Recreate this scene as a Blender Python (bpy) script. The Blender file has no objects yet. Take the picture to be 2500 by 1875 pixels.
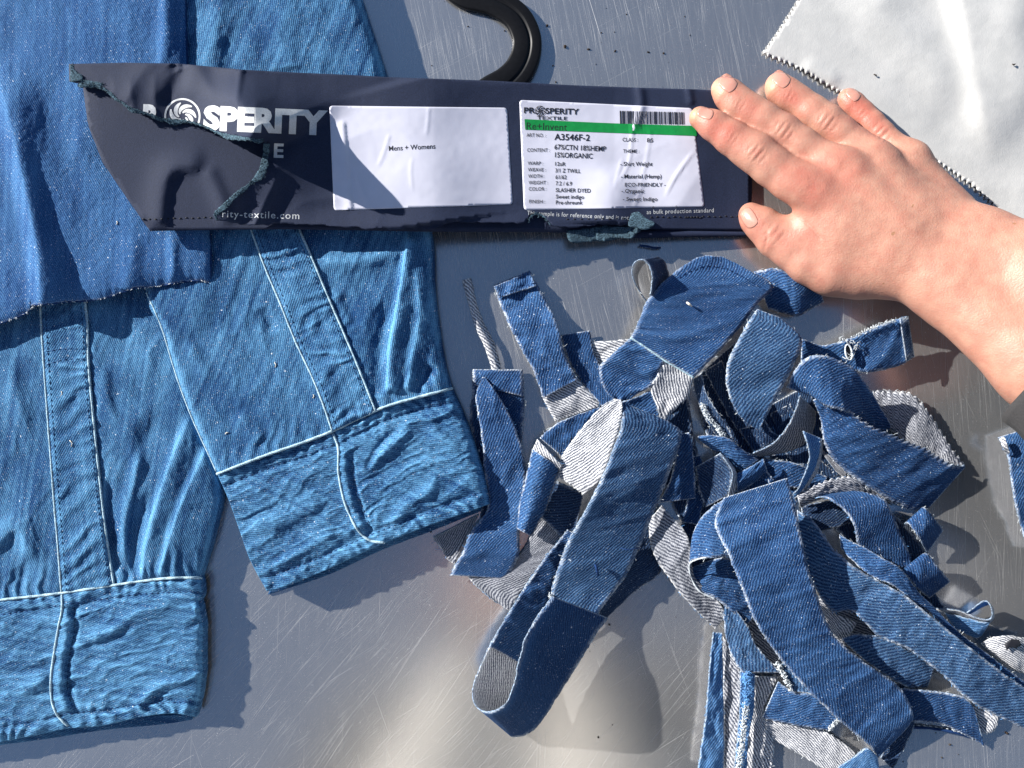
import bpy, math, random
import numpy as np
from mathutils import Vector
from mathutils.bvhtree import BVHTree
random.seed(7)
rng = np.random.default_rng(11)
scene = bpy.context.scene
COL = scene.collection
R = math.radians

# ------------------------------------------------------------------ camera, sky, sun
S = 0.26e-3          # metres on the table for one unit of the traced outlines
D = 0.50             # lens height over the table
cam_d = bpy.data.cameras.new('camera')
cam = bpy.data.objects.new('camera', cam_d)
COL.objects.link(cam)
cam.location = (0, 0, D)
cam_d.sensor_fit = 'HORIZONTAL'
cam_d.angle = 2 * math.atan(1250 * S / D)
cam_d.clip_start = 0.01
cam_d.clip_end = 200
scene.camera = cam

SUN_EL, SUN_DX, SUN_DY = R(23), -0.88, 0.44      # towards the sun: left and up the picture
world = bpy.data.worlds.new('World')
scene.world = world
world.use_nodes = True
wn = world.node_tree
bg = wn.nodes['Background']
sky = wn.nodes.new('ShaderNodeTexSky')
sky.sky_type = 'NISHITA'
sky.sun_disc = False
sky.sun_elevation = SUN_EL
sky.sun_rotation = math.atan2(SUN_DX, SUN_DY)
sky.dust_density = 0.4
sky.ozone_density = 3.0
wn.links.new(sky.outputs[0], bg.inputs['Color'])
bg.inputs['Strength'].default_value = 0.065
sun_d = bpy.data.lights.new('sun', 'SUN')
sun_d.energy = 5.0
sun_d.angle = R(0.55)
sun_d.color = (1.0, 0.965, 0.91)
sun = bpy.data.objects.new('sun', sun_d)
COL.objects.link(sun)
sv = Vector((SUN_DX, SUN_DY, 0)).normalized() * math.cos(SUN_EL) + Vector((0, 0, math.sin(SUN_EL)))
sun.rotation_euler = sv.to_track_quat('Z', 'Y').to_euler()
scene.view_settings.view_transform = 'Standard'
scene.view_settings.look = 'None'
scene.view_settings.exposure = 1.08
scene.view_settings.gamma = 1.0

# ------------------------------------------------------------------ helpers
def W(x, y, z):
    """traced x, y at height z (mm) -> metres"""
    zz = np.asarray(z, float) * 1e-3
    f = (D - zz) / D
    return np.stack([(np.asarray(x, float) - 1250) * S * f, -(np.asarray(y, float) - 937.5) * S * f,
                     zz + 0 * np.asarray(x, float)], -1)

def _hash(ix, iy, seed):
    h = (ix.astype(np.int64) * 374761393 + iy.astype(np.int64) * 668265263 + seed * 974634777) & 0x7fffffff
    h = ((h ^ (h >> 13)) * 1274126177) & 0x7fffffff
    h = (h ^ (h >> 16)) & 0xffff
    return h / 65535.0

def vnoise(x, y, seed=0):
    x = np.asarray(x, float); y = np.asarray(y, float)
    ix = np.floor(x); iy = np.floor(y)
    fx = x - ix; fy = y - iy
    fx = fx * fx * fx * (fx * (fx * 6 - 15) + 10); fy = fy * fy * fy * (fy * (fy * 6 - 15) + 10)
    a = _hash(ix, iy, seed); b = _hash(ix + 1, iy, seed); c = _hash(ix, iy + 1, seed); d = _hash(ix + 1, iy + 1, seed)
    return (a + (b - a) * fx) * (1 - fy) + (c + (d - c) * fx) * fy

def fbm(x, y, seed=0, oct=3):
    v = 0; a = 0.5; t = 0
    for k in range(oct):
        v = v + a * (vnoise(x * 2 ** k + 17.3 * k, y * 2 ** k + 9.1 * k, seed + k) - 0.5); t += a; a *= 0.5
    return v / t * 2

def ridged(x, y, seed=0, oct=2):
    v = 0; a = 1.0; t = 0
    for k in range(oct):
        v = v + a * (1 - 2 * np.abs(2 * vnoise(x * 2.1 ** k + 5.7 * k, y * 2.1 ** k + 3.3 * k, seed + k) - 1)); t += a; a *= 0.5
    return v / t

def spline(pts, n=None, step=None):
    """Catmull-Rom through the rows of pts, resampled evenly"""
    p = np.asarray(pts, float)
    if len(p) > 2:
        q = np.vstack([2 * p[0] - p[1], p, 2 * p[-1] - p[-2]])
        out = []
        for i in range(1, len(q) - 2):
            t = np.linspace(0, 1, 24, endpoint=False)[:, None]
            a, b, c, d = q[i - 1], q[i], q[i + 1], q[i + 2]
            out.append(0.5 * (2 * b + (c - a) * t + (2 * a - 5 * b + 4 * c - d) * t ** 2 + (3 * b - a - 3 * c + d) * t ** 3))
        out.append(p[-1:])
        p = np.vstack(out)
    dist = np.r_[0, np.cumsum(np.linalg.norm(np.diff(p, axis=0), axis=1))]
    if n is None:
        n = max(2, int(dist[-1] / step) + 1)
    s = np.linspace(0, dist[-1], n)
    return np.stack([np.interp(s, dist, p[:, k]) for k in range(p.shape[1])], 1)

def link(o, parent=None):
    COL.objects.link(o)
    if parent is not None:
        o.parent = parent
        o.matrix_parent_inverse = parent.matrix_world.inverted()
    return o

def mesh_obj(name, verts, faces, mats, parent=None, uv=None, attrs=None, mi=None, smooth=True):
    """faces: int array (n,3|4) or a list of them"""
    me = bpy.data.meshes.new(name)
    v = np.asarray(verts, np.float32).reshape(-1, 3)
    fl = faces if isinstance(faces, list) else [faces]
    fl = [np.asarray(f, np.int32) for f in fl if len(f)]
    loops = np.concatenate([f.ravel() for f in fl])
    cnt = np.concatenate([np.full(len(f), f.shape[1], np.int32) for f in fl])
    me.vertices.add(len(v)); me.vertices.foreach_set('co', v.ravel())
    me.loops.add(len(loops)); me.loops.foreach_set('vertex_index', loops)
    me.polygons.add(len(cnt))
    me.polygons.foreach_set('loop_start', np.r_[0, np.cumsum(cnt)[:-1]].astype(np.int32))
    me.polygons.foreach_set('loop_total', cnt)
    me.update(calc_edges=True)
    me.polygons.foreach_set('use_smooth', np.full(len(cnt), smooth))
    if uv is not None:
        l = me.uv_layers.new(name='UVMap')
        l.data.foreach_set('uv', np.asarray(uv, np.float32).reshape(-1, 2)[loops].ravel())
    for k, a in (attrs or {}).items():
        at = me.attributes.new(k, 'FLOAT', 'POINT')
        at.data.foreach_set('value', np.asarray(a, np.float32).ravel())
    if mi is not None:
        me.polygons.foreach_set('material_index', np.asarray(mi, np.int32))
    for m in (mats if isinstance(mats, (list, tuple)) else [mats]):
        me.materials.append(m)
    me.validate()
    return link(bpy.data.objects.new(name, me), parent)

def empty(name, loc=(0, 0, 0)):
    o = bpy.data.objects.new(name, None)
    o.location = loc
    o.empty_display_size = 0.02
    COL.objects.link(o)
    bpy.context.view_layer.update()
    return o

def tag(o, label=None, cat=None, group=None, kind=None):
    if label: o['label'] = label
    if cat: o['category'] = cat
    if group: o['group'] = group
    if kind: o['kind'] = kind
    return o

def grid_faces(n, m, off=0, flip=False):
    i = np.arange(n - 1)[:, None] * m + np.arange(m - 1)[None, :]
    f = np.stack([i, i + 1, i + m + 1, i + m], -1).reshape(-1, 4) + off
    return f[:, ::-1] if flip else f

def ring_idx(n, m):
    a = np.arange(n * m).reshape(n, m)
    return np.concatenate([a[0, :-1], a[:-1, -1], a[-1, :0:-1], a[:0:-1, 0]])

def grid_normals(P):
    du = np.gradient(P, axis=0); dv = np.gradient(P, axis=1)
    nn = np.cross(du, dv)
    return nn / (np.linalg.norm(nn, axis=2, keepdims=True) + 1e-12)

def thick_sheet(name, P, mats, parent, uv, attrs, th=0.9e-3, up_mat=0, dn_mat=1, edge_mat=0):
    """a cloth or paper sheet with both faces and a rim; P is (n,m,3)"""
    n, m = P.shape[:2]
    N = grid_normals(P)
    # orient: the first face is the side that looks up at the start of the sheet
    flip = N[: max(2, n // 6)].reshape(-1, 3)[:, 2].mean() < 0
    if flip: N = -N
    A = P + N * th * 0.5; B = P - N * th * 0.5
    V = np.concatenate([A.reshape(-1, 3), B.reshape(-1, 3)])
    fa = grid_faces(n, m, 0, flip); fb = grid_faces(n, m, n * m, not flip)
    r = ring_idx(n, m); r2 = np.roll(r, -1)
    fr = np.stack([r, r + n * m, r2 + n * m, r2], 1)
    if flip: fr = fr[:, ::-1]
    mi = np.r_[np.full(len(fa), up_mat), np.full(len(fb), dn_mat), np.full(len(fr), edge_mat)]
    at = {k: np.tile(np.asarray(a).ravel(), 2) for k, a in attrs.items()}
    return mesh_obj(name, V, [fa, fb, fr], mats, parent, np.tile(uv.reshape(-1, 2), (2, 1)), at, mi)

def skirt_sheet(name, P, mats, parent, uv, attrs, zfloor=0.0004, inset=0.0):
    """a puffed cloth lying on what is below: top face and a wall down all round"""
    n, m = P.shape[:2]
    N = grid_normals(P)
    flip = N[..., 2].mean() < 0
    r = ring_idx(n, m)
    T = P.reshape(-1, 3)
    low = T[r].copy()
    low[:, 2] = np.minimum(zfloor if np.isscalar(zfloor) else zfloor.ravel()[r], low[:, 2] - 2e-4)
    V = np.concatenate([T, low])
    k = np.arange(len(r)); k2 = np.roll(k, -1)
    fa = grid_faces(n, m, 0, flip)
    fr = np.stack([r[k], k + n * m, k2 + n * m, r[k2]], 1)
    if flip: fr = fr[:, ::-1]
    at = {q: np.r_[np.asarray(a).ravel(), np.asarray(a).ravel()[r]] for q, a in attrs.items()}
    u = uv.reshape(-1, 2)
    return mesh_obj(name, V, [fa, fr], mats, parent, np.r_[u, u[r] + 0.002], at)

def tube(points, radius, sides=6, closed_ends=True):
    p = np.asarray(points, float); n = len(p)
    t = np.gradient(p, axis=0); t /= np.linalg.norm(t, axis=1, keepdims=True) + 1e-12
    ref = np.array([0, 0, 1.0]) if abs(t[:, 2]).mean() < 0.8 else np.array([1.0, 0, 0])
    a = np.cross(t, ref); a /= np.linalg.norm(a, axis=1, keepdims=True) + 1e-12
    b = np.cross(a, t)
    ang = np.linspace(0, 2 * math.pi, sides, endpoint=False)
    rad = np.broadcast_to(np.asarray(radius, float), (n,))
    V = p[:, None] + rad[:, None, None] * (np.cos(ang)[None, :, None] * a[:, None] + np.sin(ang)[None, :, None] * b[:, None])
    i = np.arange(n - 1)[:, None] * sides; j = np.arange(sides)[None]; j2 = (j + 1) % sides
    F = np.stack([i + j, i + j2, i + sides + j2, i + sides + j], -1).reshape(-1, 4)
    V = V.reshape(-1, 3)
    if closed_ends:
        V = np.vstack([V, p[0], p[-1]])
        c0, c1 = n * sides, n * sides + 1
        F = np.vstack([F, [[c0, (k + 1) % sides, k, k] for k in range(0)]]) if False else F
        tri = [[c0, (k + 1) % sides, k] for k in range(sides)] + [[c1, (n - 1) * sides + k, (n - 1) * sides + (k + 1) % sides] for k in range(sides)]
        return V, F, np.array(tri)
    return V, F, np.zeros((0, 3), int)

def join(parts):
    V, Q, T = [], [], []; o = 0
    for v, q, t in parts:
        V.append(v); Q.append(np.asarray(q) + o)
        if len(t): T.append(np.asarray(t) + o)
        o += len(v)
    return np.vstack(V), [np.vstack(Q)] + ([np.vstack(T)] if T else [])

def coons(top, bottom, left, right, n, m):
    """top/bottom run left->right, left/right run top->bottom; n rows, m columns of traced points"""
    c = spline(top, n=m); d = spline(bottom, n=m); a = spline(left, n=n); b = spline(right, n=n)
    a = a + np.linspace(1, 0, n)[:, None] * (c[0] - a[0]) + np.linspace(0, 1, n)[:, None] * (d[0] - a[-1])
    b = b + np.linspace(1, 0, n)[:, None] * (c[-1] - b[0]) + np.linspace(0, 1, n)[:, None] * (d[-1] - b[-1])
    u = np.linspace(0, 1, m)[None, :, None]; v = np.linspace(0, 1, n)[:, None, None]
    Pg = (1 - v) * c[None] + v * d[None] + (1 - u) * a[:, None] + u * b[:, None] - (
        (1 - u) * (1 - v) * c[0] + u * (1 - v) * c[-1] + (1 - u) * v * d[0] + u * v * d[-1])
    return Pg[..., 0], Pg[..., 1], np.broadcast_to(u[..., 0], (n, m)), np.broadcast_to(v[..., 0], (n, m))

def sdist(X, Y, poly):
    """signed distance to a polyline (+ on its right as drawn in the picture) and position 0..1 along it"""
    p = np.asarray(poly, float)
    best = np.full(X.shape, 1e9); sg = np.zeros(X.shape); tt = np.zeros(X.shape)
    L = np.r_[0, np.cumsum(np.linalg.norm(np.diff(p, axis=0), axis=1))]
    for i in range(len(p) - 1):
        a, b = p[i], p[i + 1]; d = b - a; ll = d @ d
        t = np.clip(((X - a[0]) * d[0] + (Y - a[1]) * d[1]) / ll, 0, 1)
        ex = X - a[0] - t * d[0]; ey = Y - a[1] - t * d[1]
        r = np.hypot(ex, ey)
        k = r < best
        best = np.where(k, r, best)
        sg = np.where(k, np.sign(d[0] * ey - d[1] * ex), sg)
        tt = np.where(k, (L[i] + t * (L[i + 1] - L[i])) / L[-1], tt)
    return best, sg, tt

def fold(X, Y, poly, wa, wb, h, t0=0.12, t1=0.12, pw=2):
    """a ridge (h>0) or groove along poly; wa / wb its widths on the sides left / right of the travel direction"""
    p = spline(poly, n=max(12, 4 * len(poly)))
    d, s, t = sdist(X, Y, p)
    w = np.where(s < 0, wa, wb)
    e = np.clip(t / max(t0, 1e-3), 0, 1) * np.clip((1 - t) / max(t1, 1e-3), 0, 1)
    return h * np.exp(-(d / w) ** pw) * (e * e * (3 - 2 * e))

def sstep(a, b, x):
    t = np.clip((x - a) / (b - a), 0, 1)
    return t * t * (3 - 2 * t)

def wear_of(P, gain, r=3):
    """abrasion on the high spots: height minus its local mean"""
    z = P[..., 2]
    k = z.copy()
    for _ in range(r * 3):
        q = np.pad(k, 1, mode='edge')
        k = (q[:-2, 1:-1] + q[2:, 1:-1] + q[1:-1, :-2] + q[1:-1, 2:] + k) / 5
    return np.clip((z - k) * gain, 0, 1)

# ------------------------------------------------------------------ materials
class NB:
    def __init__(s, name):
        s.m = bpy.data.materials.new(name); s.m.use_nodes = True
        s.t = s.m.node_tree; s.t.nodes.clear()
        s.out = s.t.nodes.new('ShaderNodeOutputMaterial')
        s.b = s.t.nodes.new('ShaderNodeBsdfPrincipled')
        s.t.links.new(s.b.outputs[0], s.out.inputs[0])
    def n(s, typ, **kw):
        x = s.t.nodes.new('ShaderNode' + typ)
        for k, v in kw.items(): setattr(x, k, v)
        return x
    def put(s, sock, v):
        if hasattr(v, 'is_output') or hasattr(v, 'links'): s.t.links.new(v, sock)
        elif isinstance(v, (tuple, list)) and len(v) == 3 and sock.type == 'RGBA': sock.default_value = (*v, 1)
        else: sock.default_value = v
    def math(s, op, a, b=0.0, c=None, clamp=False):
        x = s.n('Math', operation=op, use_clamp=clamp); s.put(x.inputs[0], a); s.put(x.inputs[1], b)
        if c is not None: s.put(x.inputs[2], c)
        return x.outputs[0]
    def mix(s, f, a, b, mode='MIX'):
        x = s.n('Mix', data_type='RGBA', blend_type=mode); s.put(x.inputs[0], f); s.put(x.inputs[6], a); s.put(x.inputs[7], b)
        return x.outputs[2]
    def ramp(s, v, a, b, lo=0.0, hi=1.0):
        x = s.n('MapRange', interpolation_type='SMOOTHSTEP'); s.put(x.inputs[0], v)
        x.inputs[1].default_value = a; x.inputs[2].default_value = b; x.inputs[3].default_value = lo; x.inputs[4].default_value = hi
        return x.outputs[0]
    def noise(s, vec, scale, detail=2, rough=0.5):
        x = s.n('TexNoise'); s.put(x.inputs['Vector'], vec); x.inputs['Scale'].default_value = scale
        x.inputs['Detail'].default_value = detail; x.inputs['Roughness'].default_value = rough
        return x.outputs[0]
    def mapping(s, vec, scale=(1, 1, 1), rot=(0, 0, 0)):
        x = s.n('Mapping'); s.put(x.inputs['Vector'], vec); x.inputs['Scale'].default_value = scale; x.inputs['Rotation'].default_value = rot
        return x.outputs[0]
    def attr(s, name):
        return s.n('Attribute', attribute_name=name).outputs['Fac']
    def bump(s, h, strength, dist):
        x = s.n('Bump'); s.put(x.inputs['Height'], h); x.inputs['Strength'].default_value = strength; x.inputs['Distance'].default_value = dist
        s.t.links.new(x.outputs[0], s.b.inputs['Normal'])

def denim(name, dark, light, fleck=(0.72, 0.78, 0.84), lam=1.5e-3, ang=58, contrast=1.0, fleck_amt=1.0, wash=0.35, edge=(0.66, 0.70, 0.74), bump=0.55):
    """twill: diagonal ribs broken into short floats, pale slubs, worn high spots and a fluffy cut edge"""
    b = NB(name)
    uv = b.n('UVMap').outputs[0]
    wob = b.noise(uv, 260, 2)
    sep = b.n('SeparateXYZ'); b.put(sep.inputs[0], uv)
    u, v = sep.outputs[0], sep.outputs[1]
    ca, sa = math.cos(R(ang)), math.sin(R(ang))
    dpos = b.math('ADD', b.math('MULTIPLY', u, ca * 2 * math.pi / lam), b.math('MULTIPLY', v, sa * 2 * math.pi / lam))
    dpos = b.math('ADD', dpos, b.math('MULTIPLY', wob, 6.5))
    rib = b.math('MULTIPLY_ADD', b.math('SINE', dpos), 0.5, 0.5)
    cpos = b.math('ADD', b.math('MULTIPLY', v, 2 * math.pi / (lam * 0.62)), b.math('MULTIPLY', dpos, 0.5))
    cross = b.math('MULTIPLY_ADD', b.math('SINE', cpos), 0.5, 0.5)
    hf = b.noise(b.mapping(uv, (1.0, 0.55, 1)), 1500, 2, 0.7)
    f = b.math('MULTIPLY', b.ramp(rib, 0.25, 0.85), b.math('MULTIPLY_ADD', cross, 0.45, 0.55))
    f = b.math('ADD', b.math('MULTIPLY', f, 0.56 * contrast), b.math('MULTIPLY', b.math('SUBTRACT', hf, 0.42), 1.5))
    big = b.noise(uv, 26, 3)
    slub = b.noise(b.mapping(uv, (6, 300, 1)), 1.0, 3)
    f = b.math('ADD', f, b.math('MULTIPLY', b.math('SUBTRACT', b.math('ADD', big, slub), 1.0), wash * 1.3))
    f = b.math('ADD', f, b.math('MULTIPLY', b.attr('wear'), b.math('MULTIPLY_ADD', hf, 1.2, 0.1)), clamp=True)
    col = b.mix(f, dark, light)
    sp = b.ramp(b.noise(b.mapping(uv, (1, 1, 1)), 1150, 1, 0.5), 0.665, 0.74)
    sp2 = b.ramp(b.noise(uv, 420, 1, 0.5), 0.74, 0.78)
    sp = b.math('MULTIPLY', b.math('MULTIPLY', b.math('MAXIMUM', b.math('MULTIPLY', sp, 0.8), sp2), fleck_amt), b.ramp(b.noise(uv, 34, 2), 0.3, 0.62, 0.35, 1.0), clamp=True)
    col = b.mix(sp, col, fleck)
    en = b.math('MULTIPLY', b.attr('edge'), b.ramp(b.noise(uv, 700, 2), 0.32, 0.6), clamp=True)
    col = b.mix(en, col, edge)
    b.put(b.b.inputs['Base Color'], col)
    b.b.inputs['Roughness'].default_value = 0.92
    b.b.inputs['Specular IOR Level'].default_value = 0.18
    h = b.math('ADD', b.math('MULTIPLY', rib, 0.7), b.math('MULTIPLY', hf, 1.0))
    b.bump(h, bump, 0.4e-3)
    return b.m

M = {}
M['sleeve'] = denim('washed_denim', (0.007, 0.044, 0.135), (0.112, 0.300, 0.500), lam=1.25e-3, contrast=0.66, fleck_amt=0.75, wash=0.9, bump=0.5)
M['panel'] = denim('rinsed_denim', (0.012, 0.056, 0.175), (0.105, 0.270, 0.510), lam=1.2e-3, contrast=0.55, fleck_amt=0.8, wash=0.5, bump=0.5)
M['indigo'] = denim('indigo_denim', (0.005, 0.020, 0.072), (0.042, 0.118, 0.268), contrast=1.0, fleck_amt=0.8, bump=0.6)
M['mid'] = denim('mid_blue_denim', (0.006, 0.026, 0.092), (0.066, 0.168, 0.355), contrast=1.0, fleck_amt=0.85, bump=0.6)
M['bright'] = denim('light_blue_denim', (0.03, 0.10, 0.27), (0.17, 0.36, 0.60), contrast=1.0, fleck_amt=0.9)
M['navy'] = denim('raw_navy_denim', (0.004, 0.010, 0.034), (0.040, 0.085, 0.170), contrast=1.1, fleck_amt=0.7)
M['steel'] = denim('grey_blue_denim', (0.006, 0.024, 0.080), (0.088, 0.188, 0.340), contrast=1.2, fleck_amt=0.9, lam=1.8e-3)
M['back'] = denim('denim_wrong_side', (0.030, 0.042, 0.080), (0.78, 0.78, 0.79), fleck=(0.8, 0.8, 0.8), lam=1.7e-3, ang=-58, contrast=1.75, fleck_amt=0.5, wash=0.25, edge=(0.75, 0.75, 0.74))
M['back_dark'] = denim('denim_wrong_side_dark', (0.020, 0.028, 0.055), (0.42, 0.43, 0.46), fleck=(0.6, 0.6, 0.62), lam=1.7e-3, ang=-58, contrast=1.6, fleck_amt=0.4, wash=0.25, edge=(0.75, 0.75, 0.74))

def plain(name, col, rough=0.7, spec=0.3, noise_amt=0.0, nscale=900, bump=0.0, bdist=0.3e-3, metal=0.0):
    b = NB(name)
    co = b.n('TexCoord').outputs['Object']
    nz = b.noise(co, nscale, 3, 0.6)
    if noise_amt:
        c2 = tuple(min(1, c * (1 + noise_amt)) for c in col); c1 = tuple(c * (1 - noise_amt) for c in col)
        b.put(b.b.inputs['Base Color'], b.mix(b.ramp(nz, 0.3, 0.7), c1, c2))
    else:
        b.put(b.b.inputs['Base Color'], col)
    b.b.inputs['Roughness'].default_value = rough
    b.b.inputs['Specular IOR Level'].default_value = spec
    b.b.inputs['Metallic'].default_value = metal
    if bump: b.bump(nz, bump, bdist)
    return b.m

M['cut_edge'] = plain('cut_denim_edge', (0.17, 0.22, 0.29), 0.95, 0.1, 0.9, 1300, 0.6)
M['piping'] = plain('pale_seam_edge', (0.36, 0.50, 0.57), 0.9, 0.1, 0.45, 1400, 0.7)
M['thread_dark'] = plain('navy_thread', (0.012, 0.035, 0.11), 0.9, 0.1, 0.3)
M['thread_pale'] = plain('pale_thread', (0.50, 0.54, 0.57), 0.9, 0.1, 0.25, 1500)
M['thread_blue'] = plain('blue_thread', (0.10, 0.25, 0.50), 0.9, 0.1, 0.4, 1500)
M['card'] = plain('navy_card_stock', (0.013, 0.020, 0.048), 0.75, 0.3, 0.25, 1500, 0.5, 0.25e-3)
M['card_core'] = plain('torn_card_core', (0.052, 0.088, 0.115), 0.95, 0.1, 0.7, 1200, 0.8, 0.4e-3)
M['silver'] = plain('silver_print', (0.50, 0.51, 0.52), 0.45, 0.5, 0.12, 1200)
M['ink'] = plain('black_ink', (0.015, 0.016, 0.022), 0.6, 0.3)
M['green'] = plain('green_ink', (0.006, 0.235, 0.050), 0.45, 0.4, 0.08, 300)
M['sticker'] = plain('label_paper', (0.58, 0.575, 0.66), 0.42, 0.4, 0.03, 60, 0.12, 0.5e-3)
M['black_plastic'] = plain('black_plastic', (0.004, 0.004, 0.005), 0.42, 0.22, 0.2, 500, 0.05)
M['dirt'] = plain('dark_grit', (0.03, 0.022, 0.018), 0.9, 0.1, 0.4)
M['lint'] = plain('pale_lint', (0.65, 0.6, 0.5), 0.9, 0.1, 0.2)
M['white_cloth'] = None

def make_white():
    b = NB('white_cotton')
    co = b.n('UVMap').outputs[0]
    nz = b.noise(co, 45, 4, 0.6); f = b.noise(co, 1300, 2, 0.7)
    b.put(b.b.inputs['Base Color'], b.mix(b.ramp(nz, 0.3, 0.75), (0.46, 0.455, 0.44), (0.54, 0.53, 0.51)))
    b.b.inputs['Roughness'].default_value = 1.0; b.b.inputs['Specular IOR Level'].default_value = 0.02
    b.bump(b.math('ADD', b.math('MULTIPLY', nz, 2.0), b.math('MULTIPLY', f, 0.5)), 0.5, 0.5e-3)
    M['white_cloth'] = b.m
make_white()

def make_table_mat():
    b = NB('scratched_aluminium')
    g = b.n('NewGeometry').outputs['Position']
    brush = b.noise(b.mapping(g, (1500, 14, 1), (0, 0, R(4))), 1.0, 3, 0.65)
    cloud = b.noise(g, 7, 3)
    blot = b.noise(g, 45, 4, 0.6)
    # long fine scratches; set directions by area imitate sun glints
    def scr(rot, sx, sy, lo, hi, scale=1.0):
        n1 = b.noise(b.mapping(b.mapping(g, (1, 1, 1), (0, 0, R(rot))), (sx, sy, 1)), scale, 1, 0.5)
        return b.ramp(n1, lo, hi)
    def sset(*rs):
        o = None
        for rot, sx, sy, lo, hi, am in rs:
            k = b.math('MULTIPLY', scr(rot, sx, sy, lo, hi), am)
            o = k if o is None else b.math('MAXIMUM', o, k)
        return o
    s1 = sset((-13, 2600, 7, 0.66, 0.76, 0.55), (-10, 3400, 16, 0.63, 0.74, 0.4), (-17, 2000, 11, 0.71, 0.77, 0.9), (-6, 3000, 30, 0.66, 0.74, 0.35), (62, 2600, 9, 0.73, 0.78, 0.4))
    s2 = sset((40, 3200, 7, 0.69, 0.77, 0.5), (36, 3600, 14, 0.66, 0.77, 0.3), (33, 2500, 9, 0.72, 0.77, 0.65), (47, 3000, 26, 0.67, 0.76, 0.35), (58, 2600, 14, 0.72, 0.78, 0.5), (-20, 2600, 8, 0.74, 0.78, 0.4), (2, 2800, 10, 0.71, 0.78, 0.35))
    s3 = sset((2, 2800, 7, 0.66, 0.76, 0.5), (-4, 3400, 18, 0.64, 0.75, 0.4), (1, 2000, 10, 0.71, 0.77, 0.8), (-25, 2600, 12, 0.72, 0.78, 0.4))
    sep = b.n('SeparateXYZ'); b.put(sep.inputs[0], g)
    warp = b.math('MULTIPLY_ADD', b.noise(g, 9, 2), 0.1, -0.05)
    south = b.ramp(b.math('ADD', sep.outputs[1], warp), 0.0, -0.09)
    east = b.ramp(b.math('ADD', sep.outputs[0], warp), 0.10, 0.2)
    mk = b.mix(south, s1, s2)
    mk = b.mix(b.math('MULTIPLY', east, 0.75), mk, s3)
    dots = b.ramp(b.noise(g, 1500, 1, 0.5), 0.72, 0.77)
    mk = b.math('MAXIMUM', mk, b.math('MULTIPLY', dots, 0.7))
    mk = b.math('MULTIPLY', mk, b.ramp(blot, 0.3, 0.65, 0.25, 1.0))
    base = b.mix(b.math('MULTIPLY', brush, 0.5), (0.66, 0.66, 0.67), (0.78, 0.775, 0.77))
    b.put(b.b.inputs['Base Color'], base)
    b.b.inputs['Metallic'].default_value = 1.0
    b.put(b.b.inputs['Roughness'], b.math('MULTIPLY_ADD', cloud, 0.16, 0.16))
    b.bump(b.math('ADD', brush, b.math('MULTIPLY', blot, 0.3)), 0.16, 0.05e-3)
    # the oxidised, dull film on the sheet and white painted into the scratches as their glints
    film = b.n('BsdfDiffuse'); b.put(film.inputs['Color'], b.mix(brush, (0.25, 0.25, 0.255), (0.42, 0.415, 0.405)))
    glint = b.n('BsdfDiffuse'); b.put(glint.inputs['Color'], (0.92, 0.90, 0.87))
    m1 = b.n('MixShader'); m1.inputs[0].default_value = 0.25
    b.t.links.new(b.b.outputs[0], m1.inputs[1]); b.t.links.new(film.outputs[0], m1.inputs[2])
    m2 = b.n('MixShader'); b.put(m2.inputs[0], b.math('MULTIPLY', mk, 0.8))
    b.t.links.new(m1.outputs[0], m2.inputs[1]); b.t.links.new(glint.outputs[0], m2.inputs[2])
    b.t.links.new(m2.outputs[0], b.out.inputs[0])
    return b.m
M['table'] = make_table_mat()

# ------------------------------------------------------------------ the table
import bmesh
bm = bmesh.new()
bmesh.ops.create_cube(bm, size=1.0)
bmesh.ops.scale(bm, vec=(1.5, 1.1, 0.03), verts=bm.verts)
bmesh.ops.translate(bm, vec=(0, 0, -0.015), verts=bm.verts)
bmesh.ops.bevel(bm, geom=list(bm.edges), offset=0.004, segments=3, affect='EDGES')
me = bpy.data.meshes.new('table_top'); bm.to_mesh(me); bm.free()
me.materials.append(M['table'])
table = link(bpy.data.objects.new('table_top', me))
tag(table, 'scratched brushed aluminium table top under everything', kind='structure')
# ------------------------------------------------------------------ shirt sleeves
def rot_uv(X, Y, deg):
    c, s = math.cos(R(deg)), math.sin(R(deg))
    return np.stack([(X * c + Y * s) * S, (-X * s + Y * c) * S], -1)

def fabric_noise(X, Y, seed, a1=0.9, a2=0.35):
    wx = X + 40 * fbm(X / 130, Y / 130, seed + 20, 2); wy = Y + 40 * fbm(X / 130, Y / 130, seed + 21, 2)
    return a1 * fbm(X / 95, Y / 120, seed, 2) + 0.7 * a2 * fbm(X / 28, Y / 40, seed + 5, 2) + 0.45 * ridged((wx + 0.3 * wy) / 62, wy / 150, seed + 12) + 0.22 * ridged((wx - 0.5 * wy) / 34, wy / 60, seed + 14) + 0.10 * fbm(X / 8, Y / 8, seed + 9, 1)

def seam_cord(name, pts, zfun, parent, mat='piping', rad=0.75e-3, lift=0.3, step=6):
    p = spline(pts, step=step)
    z = zfun(p[:, 0], p[:, 1])
    P3 = W(p[:, 0], p[:, 1], z + lift)
    r = rad * (1 + 0.28 * fbm(np.arange(len(p)) / 2.3, np.zeros(len(p)) + len(p), 3, 2))
    v, q, t = tube(P3, r, 7)
    return mesh_obj(name, v, [q, t], M[mat], parent)

def stitches(name, lines, zfun, parent, mat='thread_dark', L=9, gap=5, rad=0.24e-3, lift=0.2):
    parts = []
    for pts in lines:
        p = spline(pts, step=2.0)
        k = 0
        while k + int(L / 2) < len(p):
            seg = p[k:k + int(L / 2) + 1]
            sg = seg[[0, len(seg) // 2, -1]]
            z = zfun(sg[:, 0], sg[:, 1]) + np.array([-0.1, lift, -0.1])
            parts.append(tube(W(sg[:, 0], sg[:, 1], z), rad, 4))
            k += int((L + gap) / 2)
    v, f = join(parts)
    return mesh_obj(name, v, f, M[mat], parent)

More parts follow.
